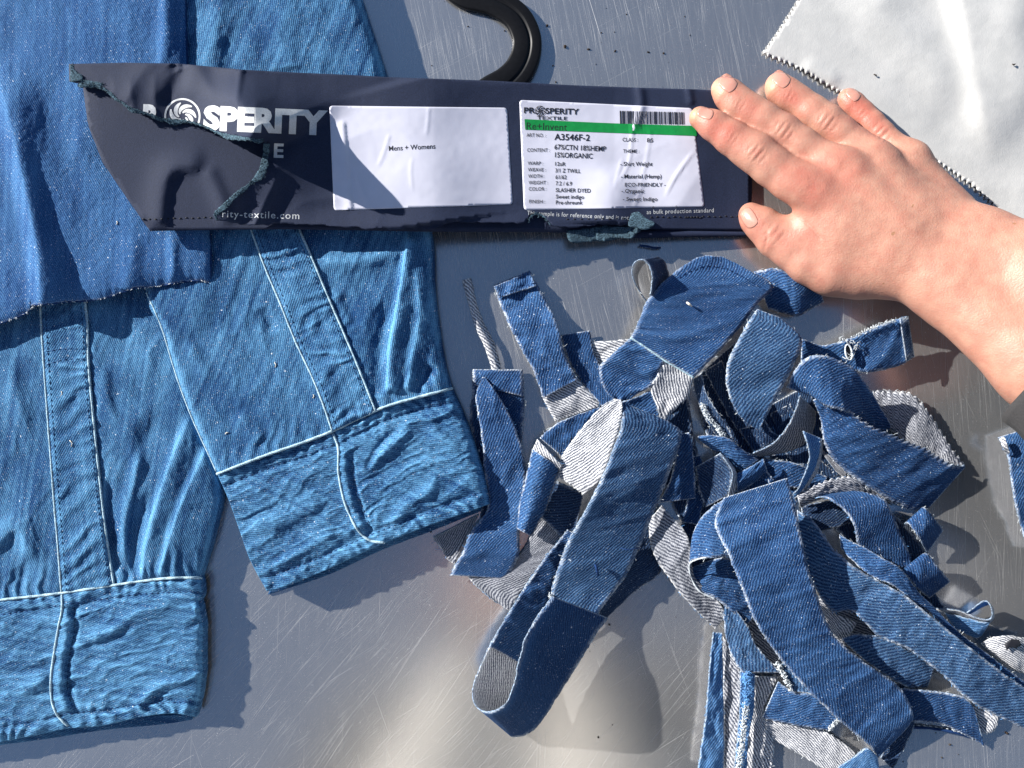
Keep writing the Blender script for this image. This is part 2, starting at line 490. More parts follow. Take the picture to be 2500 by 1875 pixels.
def interp_z(X, Y, P):
    """height (mm) over the table of the built grid P as a function of traced x, y (nearest point of the grid)"""
    from mathutils.kdtree import KDTree
    xy = np.stack([X.ravel(), Y.ravel()], 1)
    kd = KDTree(len(xy))
    for i, q in enumerate(xy): kd.insert((q[0], q[1], 0), i)
    kd.balance()
    zz = P[..., 2].ravel() * 1000
    def f(x, y):
        o = []
        for a, b in zip(np.ravel(x), np.ravel(y)):
            h = kd.find_n((a, b, 0), 3)
            wts = np.array([1 / (e[2] + 0.5) for e in h])
            o.append((zz[[e[1] for e in h]] * wts).sum() / wts.sum())
        return np.array(o).reshape(np.shape(x))
    return f

def puckers(Sx, d, seed, amp, per, reach):
    """short gathers running away from a seam: Sx along it, d away from it"""
    ph = Sx / per + 0.9 * fbm(Sx / (per * 2.6), d / 60, seed, 2)
    return amp * np.sin(2 * math.pi * ph) * np.exp(-(d / reach) ** 2) * (0.55 + 0.6 * vnoise(Sx / (per * 1.7), d * 0 + seed, seed + 2))

# ---- sleeve at the lower left (its cuff reaches the bottom left corner)
shirt_a = empty('shirt_sleeve', W(200, 1150, 0))
tag(shirt_a, 'faded blue denim sleeve at the lower left, its cuff near the bottom left corner', 'shirt sleeve', 'washed denim shirt sleeves')
a_seam = [(-330, 1496), (-60, 1476), (0, 1465), (150, 1448), (330, 1421), (420, 1411), (492, 1411)]
X, Y, U, V = coons([(-330, 640), (380, 640)], a_seam, [(-330, 640), (-330, 1496)],
                   [(380, 640), (430, 850), (480, 1020), (541, 1180), (527, 1290), (505, 1370), (492, 1411)], 260, 280)
dR = (1 - U) * (X[:, -1:] - X[:, :1]); dB = (1 - V) * 800
pl_l = [(98, 720), (101, 800), (112, 960), (130, 1200), (141, 1330), (150, 1450)]
pl_r = [(205, 720), (213, 790), (217, 900), (238, 1120), (257, 1290), (278, 1428)]
z = 12.0 - 7.0 * np.exp(-np.maximum(dR, 0) / 9) + fabric_noise(X, Y, 21, 1.1, 0.4)
z = z + fold(X, Y, [(345, 1420), (362, 1300), (400, 1180), (432, 1090), (480, 985)], 10, 46, 3.5, 0.05, 0.25)
z = z + fold(X, Y, [(388, 1412), (408, 1340), (440, 1240), (500, 1105), (528, 1060)], 9, 60, 3.2, 0.05, 0.2)
z = z - fold(X, Y, [(330, 1420), (322, 1340), (338, 1270), (375, 1180)], 14, 20, 2.4, 0.15, 0.3)
z = z - fold(X, Y, [(285, 1400), (272, 1290), (262, 1160)], 8, 26, 2.4, 0.1, 0.2)
z = z + fold(X, Y, [(310, 1395), (300, 1290), (330, 1160), (345, 1080)], 16, 14, 2.6, 0.2, 0.2)
z = z - fold(X, Y, [(330, 1130), (370, 1050), (385, 1030)], 24, 28, 1.0, 0.3, 0.3)
z = z + fold(X, Y, [(295, 1085), (335, 1030), (372, 985)], 30, 26, 1.2, 0.3, 0.3)
z = z + fold(X, Y, [(-40, 1380), (0, 1320), (45, 1290), (75, 1400)], 30, 16, 2.8, 0.25, 0.25)
z = z - fold(X, Y, [(20, 1430), (60, 1400), (70, 1340)], 18, 26, 1.7, 0.3, 0.3)
z = z + fold(X, Y, [(20, 860), (40, 960), (80, 1080)], 20, 22, 1.6, 0.3, 0.3)
z = z + fold(X, Y, [(250, 880), (262, 980), (300, 1060)], 15, 20, 1.6, 0.3, 0.3)
z = z + puckers(X, dB, 5, 0.55, 30, 60) * sstep(0, 30, dR)
# flat-felled placket band lies proud of the sleeve
dl, sl, _ = sdist(X, Y, spline(pl_l, n=30)); dr_, sr, _ = sdist(X, Y, spline(pl_r, n=30))
inside = (sl < 0) & (sr > 0)
z = z - 0.5 * np.exp(-(dr_ / 10) ** 2) * (sr < 0)
z = np.maximum(z, 1.5)
za_arr = z
P = W(X, Y, z)
uv = rot_uv(X, Y, 98)
za = interp_z(X[::2, ::2], Y[::2, ::2], P[::2, ::2])
skirt_sheet('sleeve_body', P, M['sleeve'], shirt_a, uv, {'wear': np.clip(wear_of(P, 1500) + 0.25 * np.clip(fbm(X / 120, Y / 160, 140, 3), 0, 1), 0, 1), 'edge': 0.0 * U})

def placket(name, L, Rr, zf, parent, seed, n=220, m=26, lift=1.7):
    a = spline(L, n=n); b = spline(Rr, n=n)
    u = np.linspace(0, 1, m)[None, :]
    X = a[:, :1] * (1 - u) + b[:, :1] * u; Y = a[:, 1:] * (1 - u) + b[:, 1:] * u
    z0 = zf(X, Y)
    k = np.stack([np.convolve(np.pad(z0[:, j], 8, mode='edge'), np.ones(17) / 17, 'valid') for j in range(m)], 1)
    sc = np.linspace(0, np.hypot(*(a[-1] - a[0])), n)[:, None] + 0 * u
    ph = sc / 52 + 0.35 * u + 1.1 * fbm(sc / 75, u * 1.1 + 0 * sc, seed, 2)
    rip = np.sin(2 * math.pi * ph) * (0.35 + 1.1 * vnoise(sc / 55, 2.0 * u + 0 * sc, seed + 3)) * (0.55 + 0.45 * np.sin(math.pi * u))
    z = k + lift + 0.42 * rip + 0.5 * ridged(sc / 34 + u, u * 1.6 + sc / 90, seed + 6) + 0.2 * fbm(sc / 13, u * 6 + 0 * sc, seed + 8, 2) - 1.0 * np.exp(-u / 0.035) - 1.1 * np.exp(-(1 - u) / 0.035)
    P = W(X, Y, z)
    uv = np.stack([sc * S, (u + 0 * sc) * 105 * S], -1)
    zl = np.maximum(z0 - 1.0, 0.5) * 1e-3
    o = skirt_sheet(name, P, M['sleeve'], parent, uv, {'wear': np.clip(wear_of(P, 1500) + 0.12, 0, 1), 'edge': 0.0 * sc}, zfloor=zl)
    return o, interp_z(X, Y, P)

pa, zpa = placket('placket', pl_l, pl_r, za, shirt_a, 31)
seam_cord('placket_seam', pl_l, lambda x, y: np.maximum(za(x, y), zpa(x, y)), pa, rad=0.62e-3, lift=0.2)
seam_cord('placket_seam', pl_r, lambda x, y: np.maximum(za(x, y), zpa(x, y)) , pa, rad=0.7e-3, lift=0.2)
off = lambda pts, dx: [(p[0] + dx, p[1]) for p in pts]
stitches('stitching', [off(pl_l, 12), off(pl_r, -11), [(112, 858), (160, 852), (207, 852)], [(114, 890), (160, 878), (210, 876)]], zpa, pa)

def cuff(name, top, bottom, left, right, parent, base, seed, uvdeg, folds, right_round=9, n=150, m=240, extra_wear=0.1):
    X, Y, U, V = coons(top, bottom, left, right, n, m)
    H = np.hypot(X[-1] - X[0], Y[-1] - Y[0])[None, :] * V
    Sx = np.cumsum(np.hypot(np.gradient(X, axis=1), np.gradient(Y, axis=1)), axis=1)
    Lr = Sx[:, -1:] - Sx
    Hb = H[-1:] - H
    z = base + 0 * X
    z = z + 0.65 * puckers(Sx, H, seed, 0.75, 33, 40) + 0.75 * puckers(Sx, Hb, seed + 4, 0.85, 39, 44)
    wS = Sx + 30 * fbm(Sx / 80, H / 60, seed + 30, 2); wH = H + 16 * fbm(Sx / 70, H / 50, seed + 31, 2)
    z = z + 0.8 * fbm(wS / 150, wH / 34 + Sx / 260, seed + 7, 2) + 0.95 * ridged(wS / 130, wH / 36 + wS / 300, seed + 8) + 0.42 * ridged(wS / 60 + wH / 60, wH / 19, seed + 18) + 0.10 * ridged(wS / 20, wH / 12, seed + 28)
    z = z + 0.16 * fbm(X / 9, Y / 7, seed + 9, 1)
    z = z - 1.1 * np.exp(-((H - 34) / 7) ** 2) * 0.8 - 1.1 * np.exp(-((Hb - 36) / 7) ** 2) * 0.8
    for f in folds: z = z + fold(X, Y, *f)
    z = z - 0.5 * (base - 2) * np.exp(-Lr / right_round) - 1.0 * np.exp(-Hb / 6) - 1.2 * np.exp(-H / 5)
    z = np.maximum(z, 1.2)
    P = W(X, Y, z)
    o = skirt_sheet(name, P, M['sleeve'], parent, rot_uv(X, Y, uvdeg),
                    {'wear': np.clip(wear_of(P, 2000) + extra_wear + 0.5 * np.exp(-Hb / 7), 0, 1), 'edge': 0.0 * X},
                    zfloor=np.maximum(z * 0.35, 0.6) * 1e-3)
    return o, interp_z(X, Y, P)

a_bot = [(-330, 1850), (-60, 1822), (0, 1811), (80, 1797), (165, 1779), (250, 1772), (340, 1752), (420, 1742), (478, 1751)]
a_cr = [(492, 1411), (497, 1450), (489, 1475), (500, 1520), (499, 1580), (499, 1650), (490, 1710), (478, 1751)]
ca, zca = cuff('cuff', a_seam, a_bot, [(-330, 1496), (-330, 1850)], a_cr, shirt_a, 13.5, 41, 8, [
    ([(200, 1560), (265, 1545), (320, 1505), (370, 1490), (440, 1470)], 18, 16, 2.3, 0.15, 0.3),
    ([(195, 1575), (250, 1572), (330, 1535)], 12, 12, -1.4, 0.2, 0.3),
    ([(330, 1735), (370, 1690), (400, 1672), (470, 1655)], 14, 16, 2.0, 0.1, 0.3),
    ([(345, 1740), (385, 1700), (420, 1690)], 10, 12, -1.4, 0.2, 0.3),
    ([(-40, 1560), (60, 1610), (120, 1600)], 25, 25, 1.8, 0.3, 0.3),
    ([(30, 1700), (100, 1660), (125, 1650)], 20, 20, 2.0, 0.3, 0.3),
    ([(470, 1490), (495, 1480)], 9, 8, 2.5, 0.2, 0.2),
    ([(180, 1480), (186, 1540), (170, 1610), (172, 1690), (196, 1750)], 5, 11, -1.5, 0.03, 0.1),
    ([(160, 1470), (158, 1550), (144, 1640), (150, 1710), (176, 1760)], 16, 14, 1.8, 0.03, 0.1)])
seam_cord('cuff_seam', a_seam, lambda x, y: np.maximum(za(x, y), zca(x, y)), ca, rad=0.85e-3, lift=0.3)
seam_cord('cuff_fold_edge', [(151, 1452), (151, 1490), (141, 1540), (130, 1610), (124, 1665), (127, 1712), (142, 1748), (166, 1772)], zca, ca, rad=0.75e-3, lift=0.15)
stitches('stitching', [[(-50, 1508), (60, 1492), (150, 1478), (330, 1452), (490, 1444)], [(-50, 1782), (80, 1760), (160, 1745), (330, 1722), (475, 1712)],
                       [(181, 1482), (182, 1540), (170, 1600), (165, 1680), (180, 1735)]], zca, ca)
# inner layer of the open cuff end showing below the edge
X, Y, U, V = coons([(-60, 1812), (160, 1770), (330, 1750), (474, 1742)], [(-60, 1826), (100, 1806), (250, 1783), (400, 1768), (470, 1757)], [(-60, 1812), (-60, 1826)], [(474, 1742), (470, 1757)], 8, 120)
P = W(X, Y, 2.2 + 0.4 * fbm(X / 40, Y / 40, 3, 2) - 1.2 * V)
skirt_sheet('cuff_lining', P, M['sleeve'], ca, rot_uv(X, Y, 8), {'wear': 0 * X, 'edge': 0 * X})

# ---- sleeve in the middle (runs up behind the card to the top of the picture)
shirt_b = empty('shirt_sleeve', W(780, 800, 0))
tag(shirt_b, 'faded blue denim sleeve running up under the navy card, cuff beside the scrap pile', 'shirt sleeve', 'washed denim shirt sleeves')
b_seam = [(530, 1157), (650, 1111), (735, 1082), (812, 1052), (900, 1010), (965, 985), (1104, 948)]
bl = [(320, -330), (330, -60), (345, 400), (357, 712), (395, 800), (430, 915), (470, 1022), (530, 1157)]
br = [(815, -330), (868, -60), (885, 0), (945, 186), (1000, 380), (1054, 570), (1063, 720), (1086, 880), (1104, 948)]
X, Y, U, V = coons([(320, -330), (815, -330)], b_seam, bl, br, 440, 220)
wid = (X[:, -1:] - X[:, :1])
dR = (1 - U) * wid; dL = U * wid; dB = (1 - V) * 1390
pb_l = [(600, 520), (619, 578), (650, 660), (682, 735), (720, 830), (762, 920), (790, 990), (811, 1052)]
pb_r = [(715, 520), (737, 575), (766, 640), (800, 722), (836, 805), (872, 890), (900, 960), (917, 1004)]
z = 18.5 - 10.0 * np.exp(-dR / 10) - 3.0 * np.exp(-dL / 5) + fabric_noise(X, Y, 61, 1.3, 0.4)
z = z + fold(X, Y, [(945, 965), (952, 850), (968, 760), (985, 660), (1000, 560)], 8, 34, 4.4, 0.05, 0.1)
z = z - fold(X, Y, [(930, 970), (925, 880), (935, 800), (950, 740)], 22, 16, 2.6, 0.1, 0.2)
z = z + fold(X, Y, [(1000, 955), (1006, 880), (1025, 780), (1020, 640)], 10, 26, 2.2, 0.05, 0.2)
z = z - fold(X, Y, [(1060, 890), (1030, 930), (1000, 955)], 16, 16, 3.0, 0.2, 0.2)
z = z - fold(X, Y, [(828, 715), (850, 760), (872, 800)], 16, 24, 1.2, 0.25, 0.2)
z = z + fold(X, Y, [(812, 700), (835, 750), (858, 800)], 14, 16, 1.3, 0.25, 0.2)
z = z - fold(X, Y, [(915, 745), (935, 760), (950, 800)], 22, 26, 1.2, 0.25, 0.3)
z = z - fold(X, Y, [(640, 745), (660, 790), (672, 815)], 12, 16, 1.8, 0.3, 0.3)
z = z + fold(X, Y, [(580, 1000), (610, 1050), (640, 1085)], 22, 24, 2.0, 0.3, 0.2)
z = z + fold(X, Y, [(450, 830), (500, 910), (500, 940)], 22, 18, 1.5, 0.3, 0.3)
z = z + fold(X, Y, [(760, 630), (850, 640), (960, 615), (1000, 590)], 20, 24, 2.6, 0.2, 0.2)
z = z + fold(X, Y, [(540, -40), (530, 60), (515, 160), (560, 260)], 26, 30, 2.4, 0.1, 0.3)
z = z + fold(X, Y, [(700, -40), (690, 60), (705, 180)], 40, 40, 1.8, 0.1, 0.1)
z = z + puckers(X, dB, 15, 0.5, 32, 60) * sstep(0, 30, dR)
z = np.maximum(z, 2.0)
P = W(X, Y, z)
zb = interp_z(X[::2, ::2], Y[::2, ::2], P[::2, ::2])
skirt_sheet('sleeve_body', P, M['sleeve'], shirt_b, rot_uv(X, Y, 114), {'wear': np.clip(wear_of(P, 1500) + 0.25 * np.clip(fbm(X / 120, Y / 160, 150, 3), 0, 1) + 0.5 * np.exp(-dL / 4), 0, 1), 'edge': 0.0 * U},
            zfloor=0.003)
pb, zpb = placket('placket', pb_l, pb_r, zb, shirt_b, 77)
seam_cord('placket_seam', pb_l, lambda x, y: np.maximum(zb(x, y), zpb(x, y)), pb, rad=0.65e-3, lift=0.2)
seam_cord('placket_seam', pb_r, lambda x, y: np.maximum(zb(x, y), zpb(x, y)), pb, rad=0.7e-3, lift=0.2)
stitches('stitching', [off(pb_l, 13), off(pb_r, -12)], zpb, pb)
seam_cord('side_seam', [(358, 715), (395, 800), (430, 915), (470, 1022), (528, 1150)], zb, shirt_b, rad=0.55e-3, lift=0.1)
b_bot = [(652, 1444), (700, 1431), (800, 1390), (920, 1334), (1040, 1286), (1120, 1258), (1196, 1230)]
b_cl = [(530, 1157), (560, 1225), (590, 1310), (612, 1370), (652, 1444)]
b_cr = [(1104, 948), (1128, 1000), (1152, 1062), (1180, 1150), (1196, 1230)]
cb, zcb = cuff('cuff', b_seam, b_bot, b_cl, b_cr, shirt_b, 17.0, 88, 26, [
    ([(870, 1180), (930, 1110), (990, 1060), (1040, 1040)], 18, 16, 2.6, 0.2, 0.3),
    ([(885, 1160), (930, 1085), (985, 1040)], 9, 9, -2.0, 0.2, 0.3),
    ([(660, 1390), (760, 1330), (830, 1295)], 12, 12, 2.0, 0.2, 0.2),
    ([(600, 1300), (700, 1270), (800, 1220)], 20, 16, 2.0, 0.2, 0.2),
    ([(950, 1290), (1000, 1230), (1090, 1180)], 16, 14, 2.4, 0.2, 0.3),
    ([(860, 1110), (862, 1165), (886, 1250), (912, 1310)], 5, 12, -1.5, 0.05, 0.1),
    ([(840, 1085), (843, 1160), (864, 1250), (900, 1312)], 16, 14, 1.8, 0.05, 0.1),
    ([(1040, 1005), (1070, 1060), (1140, 1110)], 14, 18, 1.8, 0.3, 0.3)], right_round=10)
seam_cord('cuff_seam', b_seam, lambda x, y: np.maximum(zb(x, y), zcb(x, y)), cb, rad=0.85e-3, lift=0.3)
seam_cord('cuff_fold_edge', [(812, 1056), (826, 1095), (826, 1150), (838, 1215), (856, 1262), (878, 1300), (905, 1320), (940, 1325)], zcb, cb, rad=0.75e-3, lift=0.15)
stitches('stitching', [[(545, 1188), (660, 1142), (812, 1086), (960, 1018), (1112, 980)], [(645, 1408), (760, 1370), (900, 1308), (1040, 1254), (1185, 1198)],
                       [(864, 1120), (868, 1180), (890, 1250), (912, 1300)]], zcb, cb)
X, Y, U, V = coons([(660, 1436), (920, 1328), (1190, 1226)], [(654, 1452), (800, 1404), (930, 1344), (1060, 1294), (1194, 1240)], [(660, 1436), (654, 1452)], [(1190, 1226), (1194, 1240)], 8, 120)
P = W(X, Y, 2.4 + 0.5 * fbm(X / 40, Y / 40, 3, 2) - 1.2 * V)
skirt_sheet('cuff_lining', P, M['sleeve'], cb, rot_uv(X, Y, 26), {'wear': 0 * X, 'edge': 0 * X})

# ------------------------------------------------------------------ raw-edged denim panel at the upper left
pb_edge = [(-330, 850), (-70, 815), (0, 789), (50, 770), (72, 757), (80, 744), (110, 742), (160, 736), (205, 734), (250, 728), (300, 712), (330, 702), (380, 699), (440, 688), (490, 684), (515, 692)]
X, Y, U, V = coons([(-330, -330), (446, -330)], pb_edge, [(-330, -330), (-330, 850)], [(446, -330), (452, -60), (456, 150), (470, 340), (511, 560), (515, 692)], 400, 330)
e_in = V * 760
Yj = Y + 2.2 * fbm(X / 7, X * 0, 4, 2) * sstep(0.93, 1, V)
z = 24.0 + 1.1 * fbm(X / 150, Y / 260, 91, 2) + 0.5 * fbm(X / 40, Y / 90, 93, 2) + 0.12 * fbm(X / 8, Y / 8, 95, 1)
z = z + fold(X, Y, [(-20, 120), (30, 300), (70, 480), (96, 620), (104, 760)], 70, 22, 8.5, 0.25, 0.0)
z = z - fold(X, Y, [(60, 300), (120, 520), (165, 660), (180, 760)], 30, 40, 2.5, 0.3, 0.0)
z = z + fold(X, Y, [(398, -330), (405, 60), (395, 160), (402, 240)], 22, 12, 2.0, 0.05, 0.3)
z = z + fold(X, Y, [(330, 560), (320, 640), (318, 705)], 26, 24, 1.4, 0.3, 0.0)
z = z + fold(X, Y, [(420, 560), (424, 640), (418, 700)], 16, 12, 1.7, 0.3, 0.0)
z = z + fold(X, Y, [(250, 130), (215, 300), (160, 420)], 60, 60, 1.6, 0.3, 0.3)
z = z - 4.0 * np.exp(-((1 - U) * 800) / 16) - 3.5 * np.exp(-((1 - V) * 1050) / 20) + 1.2 * np.sin(X / 38) * np.exp(-((1 - V) * 1050) / 45)
P = W(X, Yj, z)
zpan = interp_z(X[::2, ::2], Y[::2, ::2], P[::2, ::2])
panel = thick_sheet('denim_cloth', P, [M['panel'], M['back'], M['thread_dark']], None, rot_uv(X, Y, 92),
                    {'wear': wear_of(P, 700), 'edge': 0.8 * np.exp(-(1 - V) * 1050 / 1.4)}, th=1.1e-3, edge_mat=2)
tag(panel, 'large flat piece of blue denim with a raw cut lower edge at the upper left', 'denim piece')
v, f = join([tube(W(p[:, 0], p[:, 1], zpan(p[:, 0], p[:, 1]) - 0.2), 0.55e-3 * (1 + 0.5 * fbm(np.arange(len(p)) / 2, p[:, 0] * 0, 8, 2)), 6)
             for p in [spline([(q[0], q[1] + 1) for q in pb_edge], step=5), spline([(453, -40), (457, 150), (471, 340), (511, 560), (515, 690)], step=5)]])
mesh_obj('raw_edge', v, f, M['thread_dark'], panel)
tf = []
for k in range(70):
    i = rng.integers(1, 15); t = rng.random()
    a, b = np.array(pb_edge[i]), np.array(pb_edge[i + 1]); q = a + (b - a) * t
    if q[0] < -5: continue
    th_ = rng.uniform(0, math.pi); l = rng.uniform(4, 9)
    pp = np.array([q, q + [l * 0.4 * math.cos(th_), l * 0.4 * math.sin(th_)], q + [l * math.cos(th_), l * 0.7 * math.sin(th_)]])
    zq = float(zpan(q[:1], q[1:])[0])
    tf.append(tube(W(pp[:, 0], pp[:, 1], zq + np.array([0, 0.5, 0.1])), 0.22e-3, 4))
v, f = join(tf)
mesh_obj('frayed_threads', v, f, M['thread_pale'], panel)['kind'] = 'stuff'

# ------------------------------------------------------------------ white fabric with pinked edges
def pinked(pts, amp=4.2, per=13.5, seed=0):
    p = spline(pts, step=1.0)
    s = np.arange(len(p))
    t = np.gradient(p, axis=0); t /= np.linalg.norm(t, axis=1, keepdims=True)
    nrm = np.stack([-t[:, 1], t[:, 0]], 1)
    jit = 0.6 * fbm(s / per / 1.5, s * 0, seed, 2)
    tri = np.abs(((s / per + 0.45 * jit) % 1) * 2 - 1) * 2 - 1
    env = np.minimum(1, np.minimum(s, s[::-1]) / 8)
    return p + nrm * (tri * amp * env * (1 + 0.3 * jit))[:, None]
wt = pinked([(1862, 130), (1900, 78), (1945, 8), (1990, -60), (2150, -300)], 4.6, 13, 3)
wl = pinked([(1862, 130), (1905, 148), (1960, 172), (2010, 203), (2080, 246), (2160, 305), (2235, 362), (2290, 396), (2345, 434), (2400, 476), (2440, 520), (2462, 556)], 5.4, 14.5, 5)
def zwhite_raw(X, Y):
    z = 1.7 + 0.7 * fbm(X / 150, Y / 150, 43, 2) + 0.06 * fbm(X / 40, Y / 40, 45, 2)
    z = z + fold(X, Y, [(2340, -80), (2372, 80), (2398, 220), (2420, 330), (2440, 420)], 110, 45, 5.0, 0.02, 0.35)
    z = z + fold(X, Y, [(2500, -80), (2490, 60), (2520, 200), (2560, 320)], 60, 70, 4.0, 0.05, 0.3)
    z = z + fold(X, Y, [(2120, -60), (2180, 60), (2290, 180), (2340, 300)], 60, 70, 2.4, 0.2, 0.3)
    z = z + fold(X, Y, [(1950, 150), (2000, 180), (2060, 205)], 24, 16, 1.4, 0.3, 0.3)
    return z

# ------------------------------------------------------------------ black plastic hanger hook
hp = spline([(1060, -125), (1080, -70), (1112, -32), (1144, -11), (1207, 5), (1259, 38), (1284, 84), (1285, 127), (1268, 168), (1238, 200), (1200, 224), (1150, 262)], step=4)
hz = np.interp(np.linspace(0, 1, len(hp)), [0, 0.6, 1], [2.6, 3.2, 5.5])
C3 = W(hp[:, 0], hp[:, 1], hz)
tg = np.gradient(C3, axis=0); tg[:, 2] = 0; tg /= np.linalg.norm(tg, axis=1, keepdims=True)
sd = np.stack([-tg[:, 1], tg[:, 0], 0 * tg[:, 0]], 1)
hw = 33 * S * np.interp(np.linspace(0, 1, len(hp)), [0, 0.1, 0.3, 0.75, 1], [1.0, 1.05, 0.95, 1.08, 1.25])
prof = [(-1, -2.4), (-1.03, -1.6), (-1.02, 0.4), (-0.97, 1.0), (-0.85, 1.25), (-0.4, 1.3), (0.02, 1.3), (0.08, 1.15), (0.12, 0.5), (0.2, 0.45), (0.26, 0.55), (0.32, 1.2), (0.4, 1.3), (0.85, 1.25), (0.97, 1.0), (1.02, 0.4), (1.03, -1.6), (1, -2.4)]
G = np.stack([C3 + sd * (hw * a)[:, None] + np.array([0, 0, b * 1e-3]) for a, b in prof], 1)
n, m = G.shape[:2]
Vv = G.reshape(-1, 3)
F = np.vstack([grid_faces(n, m), [[i * m + m - 1, i * m, (i + 1) * m, (i + 1) * m + m - 1] for i in range(n - 1)]])
caps = [[0] + list(range(m - 1, 0, -1)), [(n - 1) * m + k for k in range(m)]]
tr = [[c[0], c[k], c[k + 1]] for c in caps for k in range(1, m - 1)]
hook = mesh_obj('hanger_hook', Vv, [F, np.array(tr)], M['black_plastic'])
tag(hook, 'black plastic hanger hook sticking out above the navy card', 'hanger hook')
# ------------------------------------------------------------------ folded navy card (header of the hanger)
from mathutils.geometry import delaunay_2d_cdt

def resample_poly(pts, step):
    p = np.asarray(list(pts) + [pts[0]], float)
    out = []
    for a, b in zip(p[:-1], p[1:]):
        n = max(1, int(np.hypot(*(b - a)) / step))
        for k in range(n): out.append(a + (b - a) * k / n)
    return np.array(out)

def in_poly(x, y, poly):
    p = np.asarray(poly, float); c = np.zeros(np.shape(x), bool)
    j = len(p) - 1
    for i in range(len(p)):
        yi, yj, xi, xj = p[i, 1], p[j, 1], p[i, 0], p[j, 0]
        if yi != yj:
            k = ((yi > y) != (yj > y)) & (x < (xj - xi) * (y - yi) / (yj - yi) + xi)
            c ^= k
        j = i
    return c

def poly_patch(name, outline, zf, mats, parent, step=9, th=0.45e-3, extra=None):
    """a flat-cut sheet with thickness from an outline drawn in traced coordinates"""
    o = resample_poly(outline, step * 0.7)
    x0, y0 = o.min(0); x1, y1 = o.max(0)
    gx, gy = np.meshgrid(np.arange(x0 + step / 2, x1, step), np.arange(y0 + step / 2, y1, step))
    gx = gx + (np.arange(gx.shape[0]) % 2)[:, None] * step / 2
    gx = gx.ravel(); gy = gy.ravel()
    k = in_poly(gx, gy, o)
    gx, gy = gx[k], gy[k]
    # keep interior points off the rim
    from mathutils.kdtree import KDTree
    kd = KDTree(len(o))
    for i, q in enumerate(o): kd.insert((q[0], q[1], 0), i)
    kd.balance()
    keep = [i for i in range(len(gx)) if kd.find((gx[i], gy[i], 0))[2] > step * 0.45]
    pts = [Vector((q[0], q[1])) for q in o] + [Vector((gx[i], gy[i])) for i in keep]
    n = len(o)
    vs, es, fs, ov, oe, of = delaunay_2d_cdt(pts, [(i, (i + 1) % n) for i in range(n)], [], 1, 1e-4)
    v2 = np.array([(a[0], a[1]) for a in vs]); f = np.array([t for t in fs if len(t) == 3])
    a, b, c = v2[f[:, 0]], v2[f[:, 1]], v2[f[:, 2]]
    ar = (b[:, 0] - a[:, 0]) * (c[:, 1] - a[:, 1]) - (b[:, 1] - a[:, 1]) * (c[:, 0] - a[:, 0])
    f = np.where((ar > 0)[:, None], f[:, ::-1], f)          # y runs down in traced coordinates
    z = zf(v2[:, 0], v2[:, 1])
    T = W(v2[:, 0], v2[:, 1], z); B = W(v2[:, 0], v2[:, 1], z - th * 1e3)
    # rim from edges used once
    e = np.concatenate([f[:, [0, 1]], f[:, [1, 2]], f[:, [2, 0]]])
    key = np.sort(e, 1); _, inv, cnt = np.unique(key[:, 0] * 1000003 + key[:, 1], return_inverse=True, return_counts=True)
    be = e[cnt[inv] == 1]; N = len(v2)
    rim = np.stack([be[:, 1], be[:, 0], be[:, 0] + N, be[:, 1] + N], 1)
    mi = np.r_[np.zeros(2 * len(f)), np.full(len(rim), len(mats) - 1)]
    return mesh_obj(name, np.vstack([T, B]), [np.vstack([f, f[:, ::-1] + N]), rim], mats, parent, mi=mi)

def zback(x, y):
    return np.interp(x, [100, 240, 420, 620, 820, 1060, 1300, 1500, 1830], [34.5, 35, 33, 30.5, 28, 23, 15.5, 9.5, 4.5]) + 0.7 * fbm(np.asarray(x) / 210, np.asarray(y) / 160, 12, 2) + 0.03 * fbm(np.asarray(x) / 14, np.asarray(y) / 14, 13, 1) + fold(np.asarray(x, float), np.asarray(y, float), [(395, 545), (405, 460), (430, 415), (510, 410)], 40, 10, 2.4, 0.0, 0.2) + fold(np.asarray(x, float), np.asarray(y, float), [(505, 405), (540, 480), (560, 550)], 14, 22, 1.6, 0.1, 0.1)

